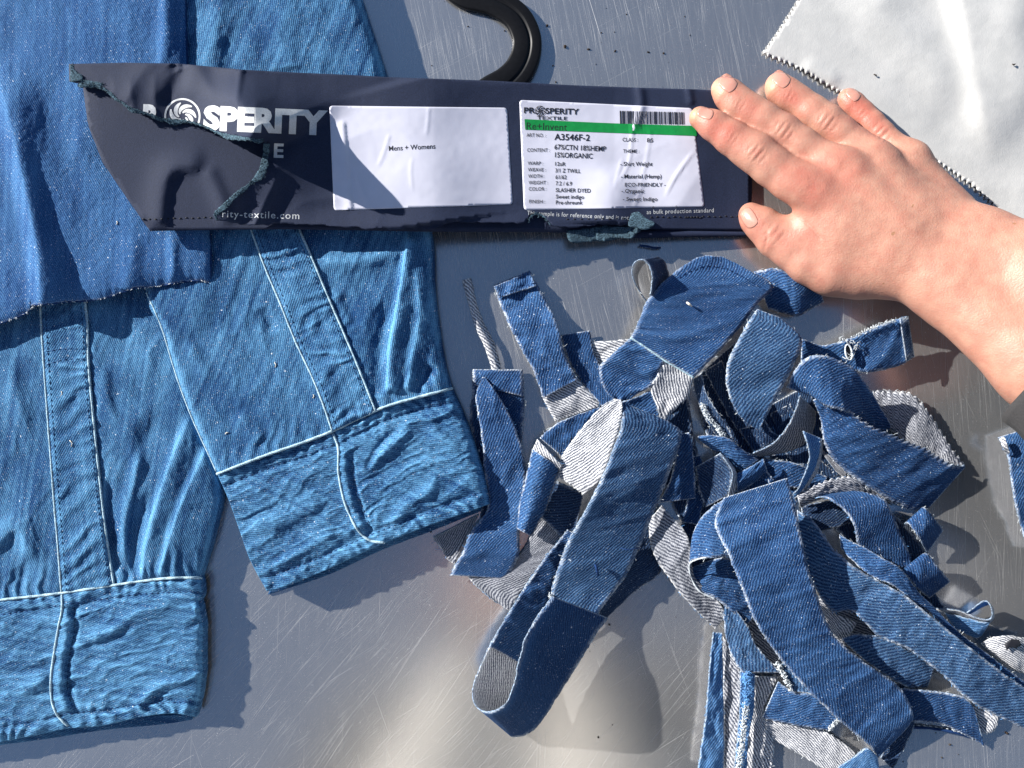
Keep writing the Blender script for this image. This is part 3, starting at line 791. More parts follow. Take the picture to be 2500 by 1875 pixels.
def zfront(x, y):
    x = np.asarray(x, float); y = np.asarray(y, float)
    ytop = np.interp(x, [168, 435, 590, 942, 1200, 1560, 1830], [156, 155, 170, 188, 197, 214, 228])
    k = sstep(0, 120, y - ytop)
    g = 2.2 + 0.8 * fbm(x / 170, y / 150, 51, 1) * k + 0.03 * fbm(x / 16, y / 16, 52, 1)
    ridge = fold(x, y, [(583, 140), (585, 230), (612, 300), (650, 380)], 115, 62, 25.0, 0.0, 0.25, 1.5)
    g = g + ridge * (0.30 + 0.70 * k)
    g = g + 8.0 * np.exp(-(np.hypot((x - 630) / 120, (y - 350) / 120)) ** 2)
    g = g - fold(x, y, [(432, 150), (440, 180), (400, 270)], 26, 20, 2.0, 0.0, 0.2)
    g = g + fold(x, y, [(470, 150), (510, 230), (520, 300)], 24, 44, 2.0, 0.0, 0.2)
    g = g + 4.0 * np.exp(-((x - 175) / 60) ** 2) * k + 2.0 * np.exp(-(np.hypot((x - 300) / 90, (y - 240) / 60)) ** 2)
    g = g + 6.0 * np.exp(-(np.hypot((x - 560) / 70, (y - 480) / 80)) ** 2)
    g = g + fold(x, y, [(1010, 180), (1035, 280), (1040, 400), (1060, 545)], 120, 130, 3.2, 0.05, 0.0)
    g = g + fold(x, y, [(1486, 545), (1490, 490), (1520, 400)], 70, 60, 4.2, 0.0, 0.4)
    g = g + 2.4 * sstep(500, 560, y) * sstep(620, 800, x) * (1 - sstep(1480, 1640, x))
    g = g + fold(x, y, [(1562, 212), (1566, 260), (1545, 330)], 10, 12, 1.3, 0.0, 0.3)
    g = g + fold(x, y, [(1682, 216), (1690, 260)], 8, 10, 1.3, 0.0, 0.3)
    left = 1 - sstep(620, 760, x)
    g = g + left * (2.6 * ridged(x / 120 + y / 240, y / 110 - x / 300, 57, 1) + 0.5 * ridged(x / 50, y / 70, 58, 1)) * (0.25 + 0.75 * k)
    g = g + fold(x, y, [(590, 165), (583, 215), (578, 262), (612, 330)], 7, 9, 1.0, 0.0, 0.1) + fold(x, y, [(436, 152), (437, 180)], 6, 8, 0.9, 0.0, 0.3)
    g = g + 0.5 * ridged(x / 190 + y / 300, y / 140, 59, 1) * (1 - left)
    g = g * (1 - 0.75 * sstep(1640, 1800, x))
    return zback(x, y) + np.maximum(g, 0.7)

card = empty('hanger_card', W(1000, 370, 3))
tag(card, 'torn navy blue card sleeve with silver print and two white labels under the hand', 'hanger card')
torn_a = [(194, 205), (220, 208), (249, 212), (270, 226), (289, 244), (305, 252), (325, 265), (362, 276), (393, 288), (425, 292), (452, 294), (480, 300), (511, 312), (542, 325), (583, 333), (628, 339), (643, 338)]
torn_b = [(645, 350), (644, 375), (637, 407), (625, 430), (606, 449), (570, 476), (542, 503), (524, 521), (530, 538)]
def rough(pts, amp, step, seed):
    p = spline(pts, step=step); s = np.arange(len(p))
    t = np.gradient(p, axis=0); t /= np.linalg.norm(t, axis=1, keepdims=True) + 1e-9
    j = amp * fbm(s / 2.2, s * 0, seed, 3)
    return [tuple(q) for q in p + np.stack([-t[:, 1], t[:, 0]], 1) * j[:, None]]
torn_c = [(556, 541), (592, 549), (640, 550), (690, 546), (740, 549), (800, 551), (848, 556), (862, 553), (895, 560), (930, 556), (960, 562), (1000, 557), (1053, 561), (1080, 549), (1116, 543), (1180, 543), (1252, 546), (1281, 543), (1293, 525), (1311, 521), (1333, 531), (1345, 549), (1383, 556), (1430, 552), (1478, 547), (1530, 552), (1560, 556)]
ra, rb, rc = rough(torn_a, 2.5, 6, 3), rough(torn_b, 2.2, 6, 4), rough(torn_c, 3.2, 5, 6)
front_out = [(168, 156), (300, 153), (435, 155), (520, 163), (590, 170), (700, 176), (860, 183), (942, 188), (1060, 192), (1200, 197), (1400, 208), (1560, 214), (1700, 218), (1790, 224),
             (1826, 300), (1829, 420), (1829, 505), (1826, 562), (1700, 561), (1590, 559)] + rc[::-1] + rb[::-1] + ra[::-1] + [(169, 199)]
poly_patch('front_panel', front_out, zfront, [M['card'], M['card_core']], card, step=5, th=0.5e-3)
back_out = [(198, 176), (500, 184), (1000, 209), (1400, 226), (1700, 240), (1824, 252), (1836, 300), (1836, 470), (1830, 575), (1700, 573), (1560, 571), (1400, 568), (1300, 567), (1053, 566), (900, 563), (700, 560), (560, 561), (500, 562), (366, 564), (346, 536), (300, 470), (250, 396), (233, 352), (221, 322), (214, 300), (207, 250)]
poly_patch('back_panel', back_out, zback, [M['card'], M['card_core']], card, step=12, th=0.5e-3)
# lower edge of the second layer, seen under the front one at the right
poly_patch('inner_flap', [(1380, 556), (1560, 562), (1824, 566), (1822, 577), (1700, 578), (1540, 582), (1400, 572)], lambda x, y: zback(x, y) + 0.9, [M['card'], M['card_core']], card, step=10)

def torn_rim(name, pts, width, zf, seed, side):
    p = spline(pts, step=4); n = len(p); s = np.arange(n)
    t = np.gradient(p, axis=0); t /= np.linalg.norm(t, axis=1, keepdims=True) + 1e-9
    nr = np.stack([-t[:, 1], t[:, 0]], 1) * side
    m = 7; u = np.linspace(-0.15, 1, m)[None]
    w = width * (0.5 + 1.15 * np.clip(0.5 + 0.9 * fbm(s / 9, s * 0, seed, 2), 0, 1.3))[:, None]
    X = p[:, :1] + nr[:, :1] * u * w; Y = p[:, 1:] + nr[:, 1:] * u * w
    X = X + 1.5 * fbm(X / 3, Y / 3, seed + 1, 1); Y = Y + 1.5 * fbm(X / 3, Y / 3, seed + 2, 1); us = np.clip(u, 0, 1)
    z = zf(p[:, :1] + 0 * X, p[:, 1:] + 0 * X) + 0.12 - 0.25 * us ** 2 + 0.07 * fbm(X / 4, Y / 4, seed + 3, 2)
    o = thick_sheet(name, W(X, Y, z), [M['card_core']], card, rot_uv(X, Y, 0), {}, th=0.1e-3, dn_mat=0)
    rg = np.random.default_rng(seed); parts = []
    for k in range(int(n * 1.6)):
        i = rg.integers(0, n); j = rg.integers(1, m); a = rg.uniform(0, 6.28); l = rg.uniform(2, 6)
        q = np.array([[X[i, j], Y[i, j], z[i, j]], [X[i, j] + l * .5 * math.cos(a), Y[i, j] + l * .5 * math.sin(a), z[i, j] + rg.uniform(.1, .7)], [X[i, j] + l * math.cos(a + .6), Y[i, j] + l * math.sin(a + .6), z[i, j] + .1]])
        parts.append(tube(W(q[:, 0], q[:, 1], q[:, 2]), rg.uniform(.08e-3, .18e-3), 3, False))
    v, f = join(parts)
    mesh_obj('paper_fibres', v, f, M['card_core'], o)['kind'] = 'stuff'
    return o
torn_rim('torn_edge', torn_a, 7.5, zfront, 3, 1)
torn_rim('torn_edge', torn_b, 8.5, zfront, 9, -1)
torn_rim('torn_edge', [(172, 158), (174, 178), (177, 200)], 17, lambda x, y: zfront(x, y) + 0.2, 12, -1)
torn_rim('torn_edge', [(192, 195), (222, 199), (250, 204)], 9, lambda x, y: zfront(x, y) + 0.3, 15, 1)
torn_rim('torn_edge', [(1290, 543), (1296, 527), (1312, 521), (1331, 530), (1344, 549)], 4, zfront, 19, 1)
def flapz(x, y): return np.maximum(zback(x, y) + 2.5, 0) + 0.9 * fbm(x / 40, y / 30, 71, 1) + 0.03 * (x - 1500)
poly_patch('torn_flap', rough([(1383, 563), (1430, 558), (1480, 550), (1500, 556), (1520, 575), (1487, 588), (1440, 590), (1394, 592), (1383, 563)], 2, 6, 2), lambda x, y: zback(x, y) + 1.5 + 0.6 * fbm(x / 20, y / 20, 3, 1), [M['card_core']], card, step=7)
poly_patch('torn_flap', rough([(1455, 566), (1490, 555), (1562, 556), (1553, 572), (1541, 583), (1500, 581), (1460, 588), (1455, 566)], 2, 6, 5), flapz, [M['card_core']], card, step=6)
poly_patch('torn_flap', rough([(1541, 520), (1560, 518), (1580, 534), (1600, 546), (1578, 561), (1556, 556), (1535, 551), (1541, 520)], 1.5, 6, 8), lambda x, y: flapz(x, y) + 3.5, [M['card_core']], card, step=6)
v, q, t = tube(W(*np.array([(1560, 599, 3), (1580, 601, 3.5), (1596, 605, 3), (1613, 605, 2.4)]).T), 0.7e-3, 5)
mesh_obj('paper_fibre', v, [q, t], M['thread_dark'], card)
# perforation along the lower fold
pp = []
for x0, y0, x1, y1, n in [(1590, 531, 1800, 528, 16), (1385, 536, 1540, 533, 10), (350, 535, 545, 531, 14), (1680, 531, 1710, 531, 5)]:
    for k in range(n):
        x = x0 + (x1 - x0) * k / (n - 1); y = y0 + (y1 - y0) * k / (n - 1) + rng.uniform(-1, 1)
        zf = zfront if x > 560 else zback
        xs = np.array([x - 2.4, x + 2.4]); ys = np.array([y, y + rng.uniform(-1, 1)])
        pp.append(tube(W(xs, ys, zf(xs, ys) + 0.05), 0.45e-3, 4))
v, f = join(pp)
mesh_obj('perforation', v, f, M['ink'], card)['kind'] = 'stuff'

white_out = [tuple(k) for k in wl[::2]] + [(2640, 700), (2900, 760), (2900, -300)] + [tuple(k) for k in wt[::-2]][:-1]
def zwhite(x, y): return zwhite_raw(x, y)
white = poly_patch('cotton_swatch', white_out, zwhite, [M['white_cloth']], None, step=8, th=0.7e-3)
uvl = white.data.uv_layers.new(name='UVMap')
co_ = np.empty(len(white.data.vertices) * 3, np.float32); white.data.vertices.foreach_get('co', co_); co_ = co_.reshape(-1, 3)
li_ = np.empty(len(white.data.loops), np.int32); white.data.loops.foreach_get('vertex_index', li_)
uvl.data.foreach_set('uv', co_[li_][:, :2].ravel())
tag(white, 'white cotton cloth with a zigzag cut edge at the upper right, beside the hand', 'fabric swatch')

# ---- stickers
def zst1(x, y):
    x = np.asarray(x, float); y = np.asarray(y, float)
    z = zfront(x, y) + 0.16
    z = z + fold(x, y, [(838, 292), (843, 350), (848, 420), (858, 512)], 3.5, 14, 0.8, 0.05, 0.0)
    z = z + fold(x, y, [(952, 326), (938, 372), (920, 412)], 2.5, 3.5, 0.32, 0.1, 0.2) + fold(x, y, [(1047, 262), (1044, 300), (1040, 334)], 3, 2.5, 0.3, 0.05, 0.2)
    z = z + fold(x, y, [(1008, 380), (1003, 420), (1008, 470)], 2.5, 3, 0.22, 0.2, 0.2) + fold(x, y, [(865, 400), (885, 470), (905, 508)], 6, 5, 0.35, 0.2, 0.1)
    return z
def zst2(x, y):
    x = np.asarray(x, float); y = np.asarray(y, float)
    z = zfront(x, y) + 0.16
    for l, h in [([(1560, 262), (1545, 320), (1535, 400), (1500, 462)], 0.8), ([(1592, 300), (1580, 380), (1560, 470)], 0.5), ([(1705, 360), (1670, 400), (1640, 450), (1620, 490)], 0.8),
                 ([(1690, 380), (1650, 430), (1625, 470)], 0.5), ([(1522, 380), (1505, 440), (1498, 466)], 0.6), ([(1575, 440), (1550, 500), (1555, 512)], 0.5), ([(1650, 255), (1652, 300), (1650, 330)], 0.4)]:
        z = z + fold(x, y, l, 2.6, 3.4, 0.5 * h, 0.25, 0.25)
    return z
def rrect(c, r=9):
    """quad corners (tl,tr,br,bl) -> outline with rounded corners"""
    c = [np.array(q, float) for q in c]; out = []
    for i in range(4):
        p, q, n = c[i - 1], c[i], c[(i + 1) % 4]
        a = q + (p - q) / np.linalg.norm(p - q) * r; b = q + (n - q) / np.linalg.norm(n - q) * r
        for t in np.linspace(0, 1, 6): out.append(tuple((1 - t) ** 2 * a + 2 * t * (1 - t) * q + t * t * b))
    return out
st1 = poly_patch('paper_label', rrect([(804, 258), (1238, 263), (1252, 499), (815, 514)]), zst1, [M['sticker']], card, step=5, th=0.12e-3)
st1['label'] = 'nearly blank white label'
st2_out = rrect([(1268, 244), (1690, 264), (1720, 505), (1279, 513)])
st2 = poly_patch('paper_label', st2_out, zst2, [M['sticker']], card, step=5, th=0.12e-3)
st2['label'] = 'white label printed with fabric details, a green band and a barcode'

# ---- print
def glyphs(text, bold=0.0, spacing=1.0):
    cu = bpy.data.curves.new('print', 'FONT')
    cu.body = text; cu.size = 1.0; cu.offset = bold; cu.space_character = spacing; cu.resolution_u = 3
    ob = bpy.data.objects.new('print', cu); COL.objects.link(ob)
    dg = bpy.context.evaluated_depsgraph_get()
    me = bpy.data.meshes.new_from_object(ob.evaluated_get(dg))
    bm = bmesh.new(); bm.from_mesh(me)
    bmesh.ops.triangulate(bm, faces=bm.faces)
    v = np.array([q.co[:2] for q in bm.verts]); bm.verts.index_update()
    f = np.array([[q.index for q in t.verts] for t in bm.faces]) if len(bm.faces) else np.zeros((0, 3), int)
    bm.free(); bpy.data.objects.remove(ob); bpy.data.curves.remove(cu); bpy.data.meshes.remove(me)
    return v, f

def split_tris(v, f, L):
    for _ in range(6):
        e = np.concatenate([f[:, [0, 1]], f[:, [1, 2]], f[:, [2, 0]]])
        l = np.hypot(*(v[e[:, 0]] - v[e[:, 1]]).T)
        big = l.reshape(3, -1).max(0) > L
        if not big.any(): break
        g = f[big]; n = len(v)
        m01 = (v[g[:, 0]] + v[g[:, 1]]) / 2; m12 = (v[g[:, 1]] + v[g[:, 2]]) / 2; m20 = (v[g[:, 2]] + v[g[:, 0]]) / 2
        k = len(g); i01 = n + np.arange(k); i12 = i01 + k; i20 = i12 + k
        v = np.vstack([v, m01, m12, m20])
        new = np.concatenate([np.stack([g[:, 0], i01, i20], 1), np.stack([i01, g[:, 1], i12], 1), np.stack([i20, i12, g[:, 2]], 1), np.stack([i01, i12, i20], 1)])
        f = np.concatenate([f[~big], new])
    return v, f

class Print:
    def __init__(s, zf, clip=None, L=14): s.zf, s.clip, s.L, s.parts = zf, clip, L, []
    def add(s, v, f):
        v, f = split_tris(v, f, s.L)
        if s.clip is not None:
            c = v[f].mean(1); f = f[in_poly(c[:, 0], c[:, 1], s.clip)]
        if len(f) == 0: return
        a, b, c = v[f[:, 0]], v[f[:, 1]], v[f[:, 2]]
        ar = (b[:, 0] - a[:, 0]) * (c[:, 1] - a[:, 1]) - (b[:, 1] - a[:, 1]) * (c[:, 0] - a[:, 0])
        f = np.where((ar > 0)[:, None], f[:, ::-1], f)
        s.parts.append((v, f))
    def text(s, t, x0, y0, x1, y1, cap, bold=0.012, spacing=1.0):
        v, f = glyphs(t, bold, spacing)
        if not len(f): return
        w0, w1 = v[:, 0].min(), v[:, 0].max()
        d = np.array([x1 - x0, y1 - y0], float); L = np.hypot(*d); d /= L; n = np.array([d[1], -d[0]])
        sx = L / (w1 - w0); sy = cap / 0.70
        s.add(np.array([x0, y0]) + (v[:, :1] - w0) * sx * d + v[:, 1:] * sy * n, f)
    def stroke(s, pts, w):
        p = spline(pts, step=3); t = np.gradient(p, axis=0); t /= np.linalg.norm(t, axis=1, keepdims=True) + 1e-9
        nr = np.stack([-t[:, 1], t[:, 0]], 1) * np.broadcast_to(np.asarray(w), (len(p),))[:, None] / 2
        n = len(p); v = np.vstack([p - nr, p + nr]); i = np.arange(n - 1)
        s.add(v, np.vstack([np.stack([i, i + 1, i + n], 1), np.stack([i + 1, i + 1 + n, i + n], 1)]))
    def quad(s, c):
        s.add(np.array(c, float), np.array([[0, 1, 2], [0, 2, 3]]))
    def build(s, name, mat, parent, lift=0.1):
        V, F, o = [], [], 0
        for v, f in s.parts: V.append(v); F.append(f + o); o += len(v)
        V = np.vstack(V); F = np.vstack(F)
        return mesh_obj(name, W(V[:, 0], V[:, 1], s.zf(V[:, 0], V[:, 1]) + lift), F, mat, parent, smooth=False)

def B(x, y): return 800 + x / 2.212, y / 2.212      # readings from the enlarged detail of the labels
def emblem(pr, cx, cy, r, w):
    a = np.linspace(0, 2 * math.pi, 40)
    pr.stroke(np.stack([cx + r * np.cos(a), cy + r * np.sin(a)], 1), w)
    for k in range(8):
        t = np.linspace(0.1, 0.92, 7); ang = k * math.pi / 4 + 1.1 * t
        pr.stroke(np.stack([cx + r * t * np.cos(ang), cy + r * t * np.sin(ang)], 1), w * 1.5)

p2 = Print(zst2)
rows = [('PR', 1060, 610, 1121, 611, 29, .05), ('SPERITY', 1175, 613, 1357, 618, 29, .05), ('TEXTILE', 1130, 645, 1294, 648, 17, .02),
        ('ART NO. :', 1073, 738, 1178, 740, 18, .01), ('A3546F-2', 1224, 755, 1415, 760, 32, .03), ('CLASS :', 1592, 763, 1676, 765, 19, .01), ('B5', 1725, 767, 1757, 768, 20, .02),
        ('CONTENT :', 1077, 819, 1199, 820, 18, .01), ('67%CTN 18%HEMP', 1224, 806, 1503, 817, 26, .02), ('15%ORGANIC', 1227, 849, 1430, 856, 26, .02), ('THEME :', 1595, 825, 1683, 826, 18, .01),
        ('WARP :', 1080, 890, 1163, 891, 18, .01), ('12sR', 1228, 894, 1285, 896, 19, .02), ('WEAVE :', 1081, 925, 1178, 926, 18, .01), ('3/1 Z TWILL', 1229, 930, 1365, 934, 20, .02),
        ('WIDTH :', 1083, 960, 1170, 960, 18, .01), ('61/62', 1230, 966, 1290, 967, 20, .02), ('WEIGHT :', 1085, 995, 1189, 995, 18, .01), ('7.2 / 6.9', 1231, 1000, 1319, 1002, 20, .02),
        ('COLOR :', 1086, 1029, 1181, 1029, 18, .01), ('SLASHER DYED', 1231, 1036, 1420, 1040, 20, .02), ('Sweet indigo', 1232, 1071, 1384, 1074, 20, .02),
        ('FINISH :', 1088, 1097, 1174, 1098, 18, .01), ('Pre-shreunk', 1232, 1103, 1377, 1104, 20, .02),
        ('- Shirt Weight', 1580, 896, 1755, 896, 21, .02), ('- Material (Hemp)', 1583, 963, 1803, 963, 21, .02), ('ECO-FRIENDLY -', 1605, 1007, 1825, 1007, 19, .015), ('- Organic', 1587, 1041, 1710, 1042, 20, .02),
        ('- Sweet Indigo', 1594, 1085, 1781, 1085, 20, .02), ('0', 1754, 1125, 1762, 1125, 11, .0), ('0', 1879, 1121, 1887, 1121, 11, .0)]
for t, x0, y0, x1, y1, c, bd in rows:
    p2.text(t, *B(x0, y0), *B(x1, y1), c * 1.05 / 2.212, bd * 0.45)
emblem(p2, *B(1148, 599), 12.0, 1.5)
x = 1577.0
rb_ = random.Random(5)
while x < 1922:
    w = rb_.choice([2.6, 2.6, 5, 5, 7.5]); 
    p2.quad([B(x, 598 + (x - 1577) * 0.022), B(min(x + w, 1925), 598 + (x - 1577) * 0.022), B(min(x + w, 1925) + 2, 668 + (x - 1577) * 0.012), B(x + 2, 668 + (x - 1577) * 0.012)])
    x += w + rb_.choice([2.6, 2.6, 5, 5.5])
gb = Print(zst2)
for k in range(12):
    t0, t1 = k / 12, (k + 1) / 12
    up = lambda t: B(1063 + 924 * t, 643 + 36 * t + 4 * math.sin(3 * t)); lo = lambda t: B(1067 + 926 * t, 700 + 34 * t)
    gb.quad([up(t0), up(t1), lo(t1), lo(t0)])
gb.build('green_band', M['green'], st2, 0.16)
# the serifed words on the band
p2.text('Re+Invent', *B(1074, 698), *B(1292, 705), 38 / 2.212, -0.004)
for sx in (1076, 1164, 1172):
    pass
p2.build('printed_text', M['ink'], st2, 0.22)
p1 = Print(zst1)
p1.text('Mens + Womens', *B(331, 815), *B(582, 802), 27 / 2.212, 0.012)
p1.build('printed_text', M['ink'], st1, 0.1)

def A(x, y): return x / 2.212, y / 2.212
ps = Print(zfront, clip=front_out, L=7)
ps.text('R', *A(770, 683), *A(866, 686), 52, 0.055)
ps.text('SPERITY', *A(1096, 694), *A(1765, 723), 54, 0.055)
cx, cy = A(985, 628); a = np.linspace(0, 2 * math.pi, 60)
ps.stroke(np.stack([cx + 42 * np.cos(a), cy + 42 * np.sin(a)], 1), 4.5)
for k in range(7):
    t = np.linspace(0.0, 1, 10); ang = k * 2 * math.pi / 7 + 0.3 + 1.6 * t; r = 8 + 25 * t
    ps.stroke(np.stack([cx + r * np.cos(ang), cy + r * np.sin(ang)], 1), 3 + 7 * np.sin(math.pi * np.linspace(0, 1, len(spline(np.stack([cx + r * np.cos(ang), cy + r * np.sin(ang)], 1), step=3)))))
ps.text('E', *A(1478, 848), *A(1530, 850), 33, 0.03)
ps.text('rity-textile.com', *A(1200, 1172), *A(1616, 1183), 17, 0.0, 1.15)
ps.text('This sample is for reference only and is not', *B(1077, 1160), *B(1625, 1187), 10.5, -0.004, 1.1)
ps.text('as bulk production standard', *B(1723, 1156), *B(2085, 1146), 10.5, 0.0, 1.1)
ps.build('silver_lettering', M['silver'], card, 0.12)
# ------------------------------------------------------------------ the person: one hand and forearm reaching in from the right
def cone_sdf(Px, a, b, ra, rb, zs):
    """rounded cone from a to b; zs flattens it in height"""
    ax, bx = np.array(a), np.array(b)
    d = bx - ax; sc = np.array([1, 1, 1 / zs])
    dd = d * sc; l2 = dd @ dd
    q = (Px - ax) * sc
    t = np.clip(q @ dd / l2, 0, 1)
    dist = np.sqrt(((q - t[..., None] * dd) ** 2).sum(-1))
    r = ra + (rb - ra) * t
    return (dist - r)

def hand_mesh(bones, vox, ks, prim=None):
    """bones: (x,y,z,r, x,y,z,r, flatten) traced; smooth union, then surface nets"""
    prim = prim or []
    for x0, y0, z0, r0, x1, y1, z1, r1, zs in bones:
        a = W(x0, y0, z0); b = W(x1, y1, z1)
        prim.append((a, b, r0 * S * (D - z0 * 1e-3) / D, r1 * S * (D - z1 * 1e-3) / D, zs))
    lo = np.min([np.minimum(p[0] - p[2], p[1] - p[3]) for p in prim], 0) - 0.006
    hi = np.max([np.maximum(p[0] + p[2], p[1] + p[3]) for p in prim], 0) + 0.006
    n = np.ceil((hi - lo) / vox).astype(int) + 1
    F = np.full(n, 0.05, np.float32)
    ax = [lo[i] + np.arange(n[i]) * vox for i in range(3)]
    for (a, b, ra, rb, zs), k in zip(prim, ks if hasattr(ks, '__len__') else [ks] * len(prim)):
        m = max(ra, rb) + max(0.014, 2.0 * k)
        l = np.maximum(((np.minimum(a, b) - m - lo) / vox).astype(int), 0); h = np.minimum(((np.maximum(a, b) + m - lo) / vox).astype(int) + 1, n)
        sl = tuple(slice(l[i], h[i]) for i in range(3))
        G = np.stack(np.meshgrid(*[ax[i][sl[i]] for i in range(3)], indexing='ij'), -1)
        d = cone_sdf(G, a, b, ra, rb, zs).astype(np.float32)
        o = F[sl]
        hmix = np.clip(0.5 + 0.5 * (o - d) / k, 0, 1)
        F[sl] = o * (1 - hmix) + d * hmix - k * hmix * (1 - hmix)
    # surface nets
    ins = F < 0
    c = np.zeros(np.array(F.shape) - 1, np.int8)
    offs = [(i, j, l) for i in (0, 1) for j in (0, 1) for l in (0, 1)]
    sh = lambda A_, o: A_[o[0]:A_.shape[0] - 1 + o[0], o[1]:A_.shape[1] - 1 + o[1], o[2]:A_.shape[2] - 1 + o[2]]
    for o in offs: c += sh(ins, o)
    act = (c > 0) & (c < 8)
    idx = np.full(act.shape, -1, np.int64); idx[act] = np.arange(act.sum())
    cell = np.argwhere(act)
    acc = np.zeros((len(cell), 3)); cnt = np.zeros(len(cell))
    for o in offs:
        for axs in range(3):
            if o[axs] == 0:
                o2 = list(o); o2[axs] = 1
                f0 = F[tuple((cell + o).T)]; f1 = F[tuple((cell + o2).T)]
                x = (f0 < 0) != (f1 < 0)
                t = np.where(x, f0 / np.where(x, f0 - f1, 1), 0)
                pt = np.tile(np.array(o, float), (len(cell), 1)); pt[:, axs] = t
                acc[x] += pt[x]; cnt[x] += 1
    V = lo + (cell + acc / cnt[:, None]) * vox
    faces = []
    for axs in range(3):
        o1, o2 = [(1, 2), (2, 0), (0, 1)][axs]
        s0 = [slice(None)] * 3; s1 = [slice(None)] * 3
        s0[axs] = slice(0, -1); s1[axs] = slice(1, None)
        a = ins[tuple(s0)]; b = ins[tuple(s1)]
        e = np.argwhere(a != b)
        e = e[(e[:, o1] > 0) & (e[:, o2] > 0) & (e[:, o1] < act.shape[o1]) & (e[:, o2] < act.shape[o2]) & (e[:, axs] < act.shape[axs])]
        d1 = np.zeros(3, int); d1[o1] = 1; d2 = np.zeros(3, int); d2[o2] = 1
        q = np.stack([idx[tuple((e - d1 - d2).T)], idx[tuple((e - d2).T)], idx[tuple(e.T)], idx[tuple((e - d1).T)]], 1)
        fl = ~a[tuple(e.T)]
        q[fl] = q[fl][:, ::-1]
        faces.append(q[(q >= 0).all(1)])
    Fq = np.vstack(faces)
    # relax
    for _ in range(4):
        s_ = np.zeros_like(V); w_ = np.zeros(len(V))
        for i in range(4):
            p, q = Fq[:, i], Fq[:, (i + 1) % 4]
            np.add.at(s_, p, V[q]); np.add.at(w_, p, 1); np.add.at(s_, q, V[p]); np.add.at(w_, q, 1)
        V = 0.45 * V + 0.55 * s_ / w_[:, None]
    return V, Fq

bones = []
def chain(pts, zs=1.0):
    for a, b in zip(pts[:-1], pts[1:]): bones.append((*a, *b, zs))
# fingers: x, y, z(mm), radius
index = [(1710, 288, 14.5, 28), (1741, 305.6, 16.5, 36), (1786, 337, 18.5, 41), (1824, 362, 20, 45), (1847, 375, 21.5, 48.5), (1883, 405, 23, 49), (1927, 437, 25, 50), (1985, 462, 26, 50)]
middle = [(1766, 218, 11.5, 30), (1780, 231, 13, 37.5), (1804, 254, 14.5, 40.5), (1832, 270, 16.5, 38.5), (1864, 289, 18.5, 39), (1913, 319, 21, 40), (1959, 352, 23.5, 39), (2015, 390, 26, 41), (2066, 416, 28, 46)]
ring = [(1899, 208, 9.5, 30), (1906, 218, 10.5, 36), (1927, 234, 12, 37.5), (1951, 248, 13.5, 36), (1982, 273, 15.5, 40), (2020, 299, 18, 42), (2052, 323, 20, 39.5), (2089, 351, 22, 38), (2145, 396, 26, 43)]
pinky = [(2070, 241, 8.5, 25), (2083, 253, 9.5, 28), (2106, 276, 11, 28.5), (2131, 301, 13.5, 28.5), (2153, 324, 15.5, 28.5), (2176, 347, 18, 28), (2226, 388, 23, 38)]
for fch in (index, middle, ring, pinky): chain(fch, 0.84)
thumb = [(1831, 522, 9, 27), (1841, 534, 10, 35), (1862, 549, 11.5, 43), (1896, 578, 13, 51), (1934, 604, 15, 53), (1978, 637, 17.5, 58), (2032, 655, 20, 66), (2090, 660, 22, 68)]
chain(thumb, 0.84)
NF = len(bones)
# back of the hand
for a, b in [((1978, 460, 28.5, 52), (2180, 600, 31, 80)), ((2058, 414, 30, 48), (2220, 565, 34, 80)), ((2138, 394, 27.5, 45), (2265, 540, 33, 74)), ((2226, 390, 23, 38), (2306, 524, 30, 60)),
             ((2000, 560, 20, 70), (2160, 600, 28, 90)), ((2080, 560, 25, 90), (2240, 600, 32, 92)), ((2030, 640, 17, 62), (2160, 655, 24, 74)), ((2262, 450, 22, 42), (2330, 520, 28, 52)),
             ((2090, 470, 27, 60), (2200, 540, 32, 80))]:
    bones.append((*a, *b, 0.72))
# wrist and forearm, rising towards the elbow
for a, b in [((2200, 625, 32, 92), (2330, 690, 40, 104)), ((2270, 560, 33, 84), (2385, 605, 41, 96)), ((2330, 690, 40, 104), (2560, 880, 62, 128)), ((2385, 605, 41, 96), (2600, 700, 62, 130)),
             ((2560, 880, 62, 128), (2900, 1120, 100, 150)), ((2600, 700, 62, 130), (2900, 960, 100, 150))]:
    bones.append((*a, *b, 0.72))
# tendons and knuckle heads
for a, b in [((2010, 470, 33, 14), (2190, 580, 42, 10)), ((2085, 432, 35, 14), (2225, 556, 45, 10)), ((2160, 415, 33, 13), (2262, 536, 44, 9))]:
    bones.append((*a, *b, 0.8))
HV, HF = hand_mesh(bones, 0.95e-3, [0.0026] * NF + [0.009] * (len(bones) - NF))

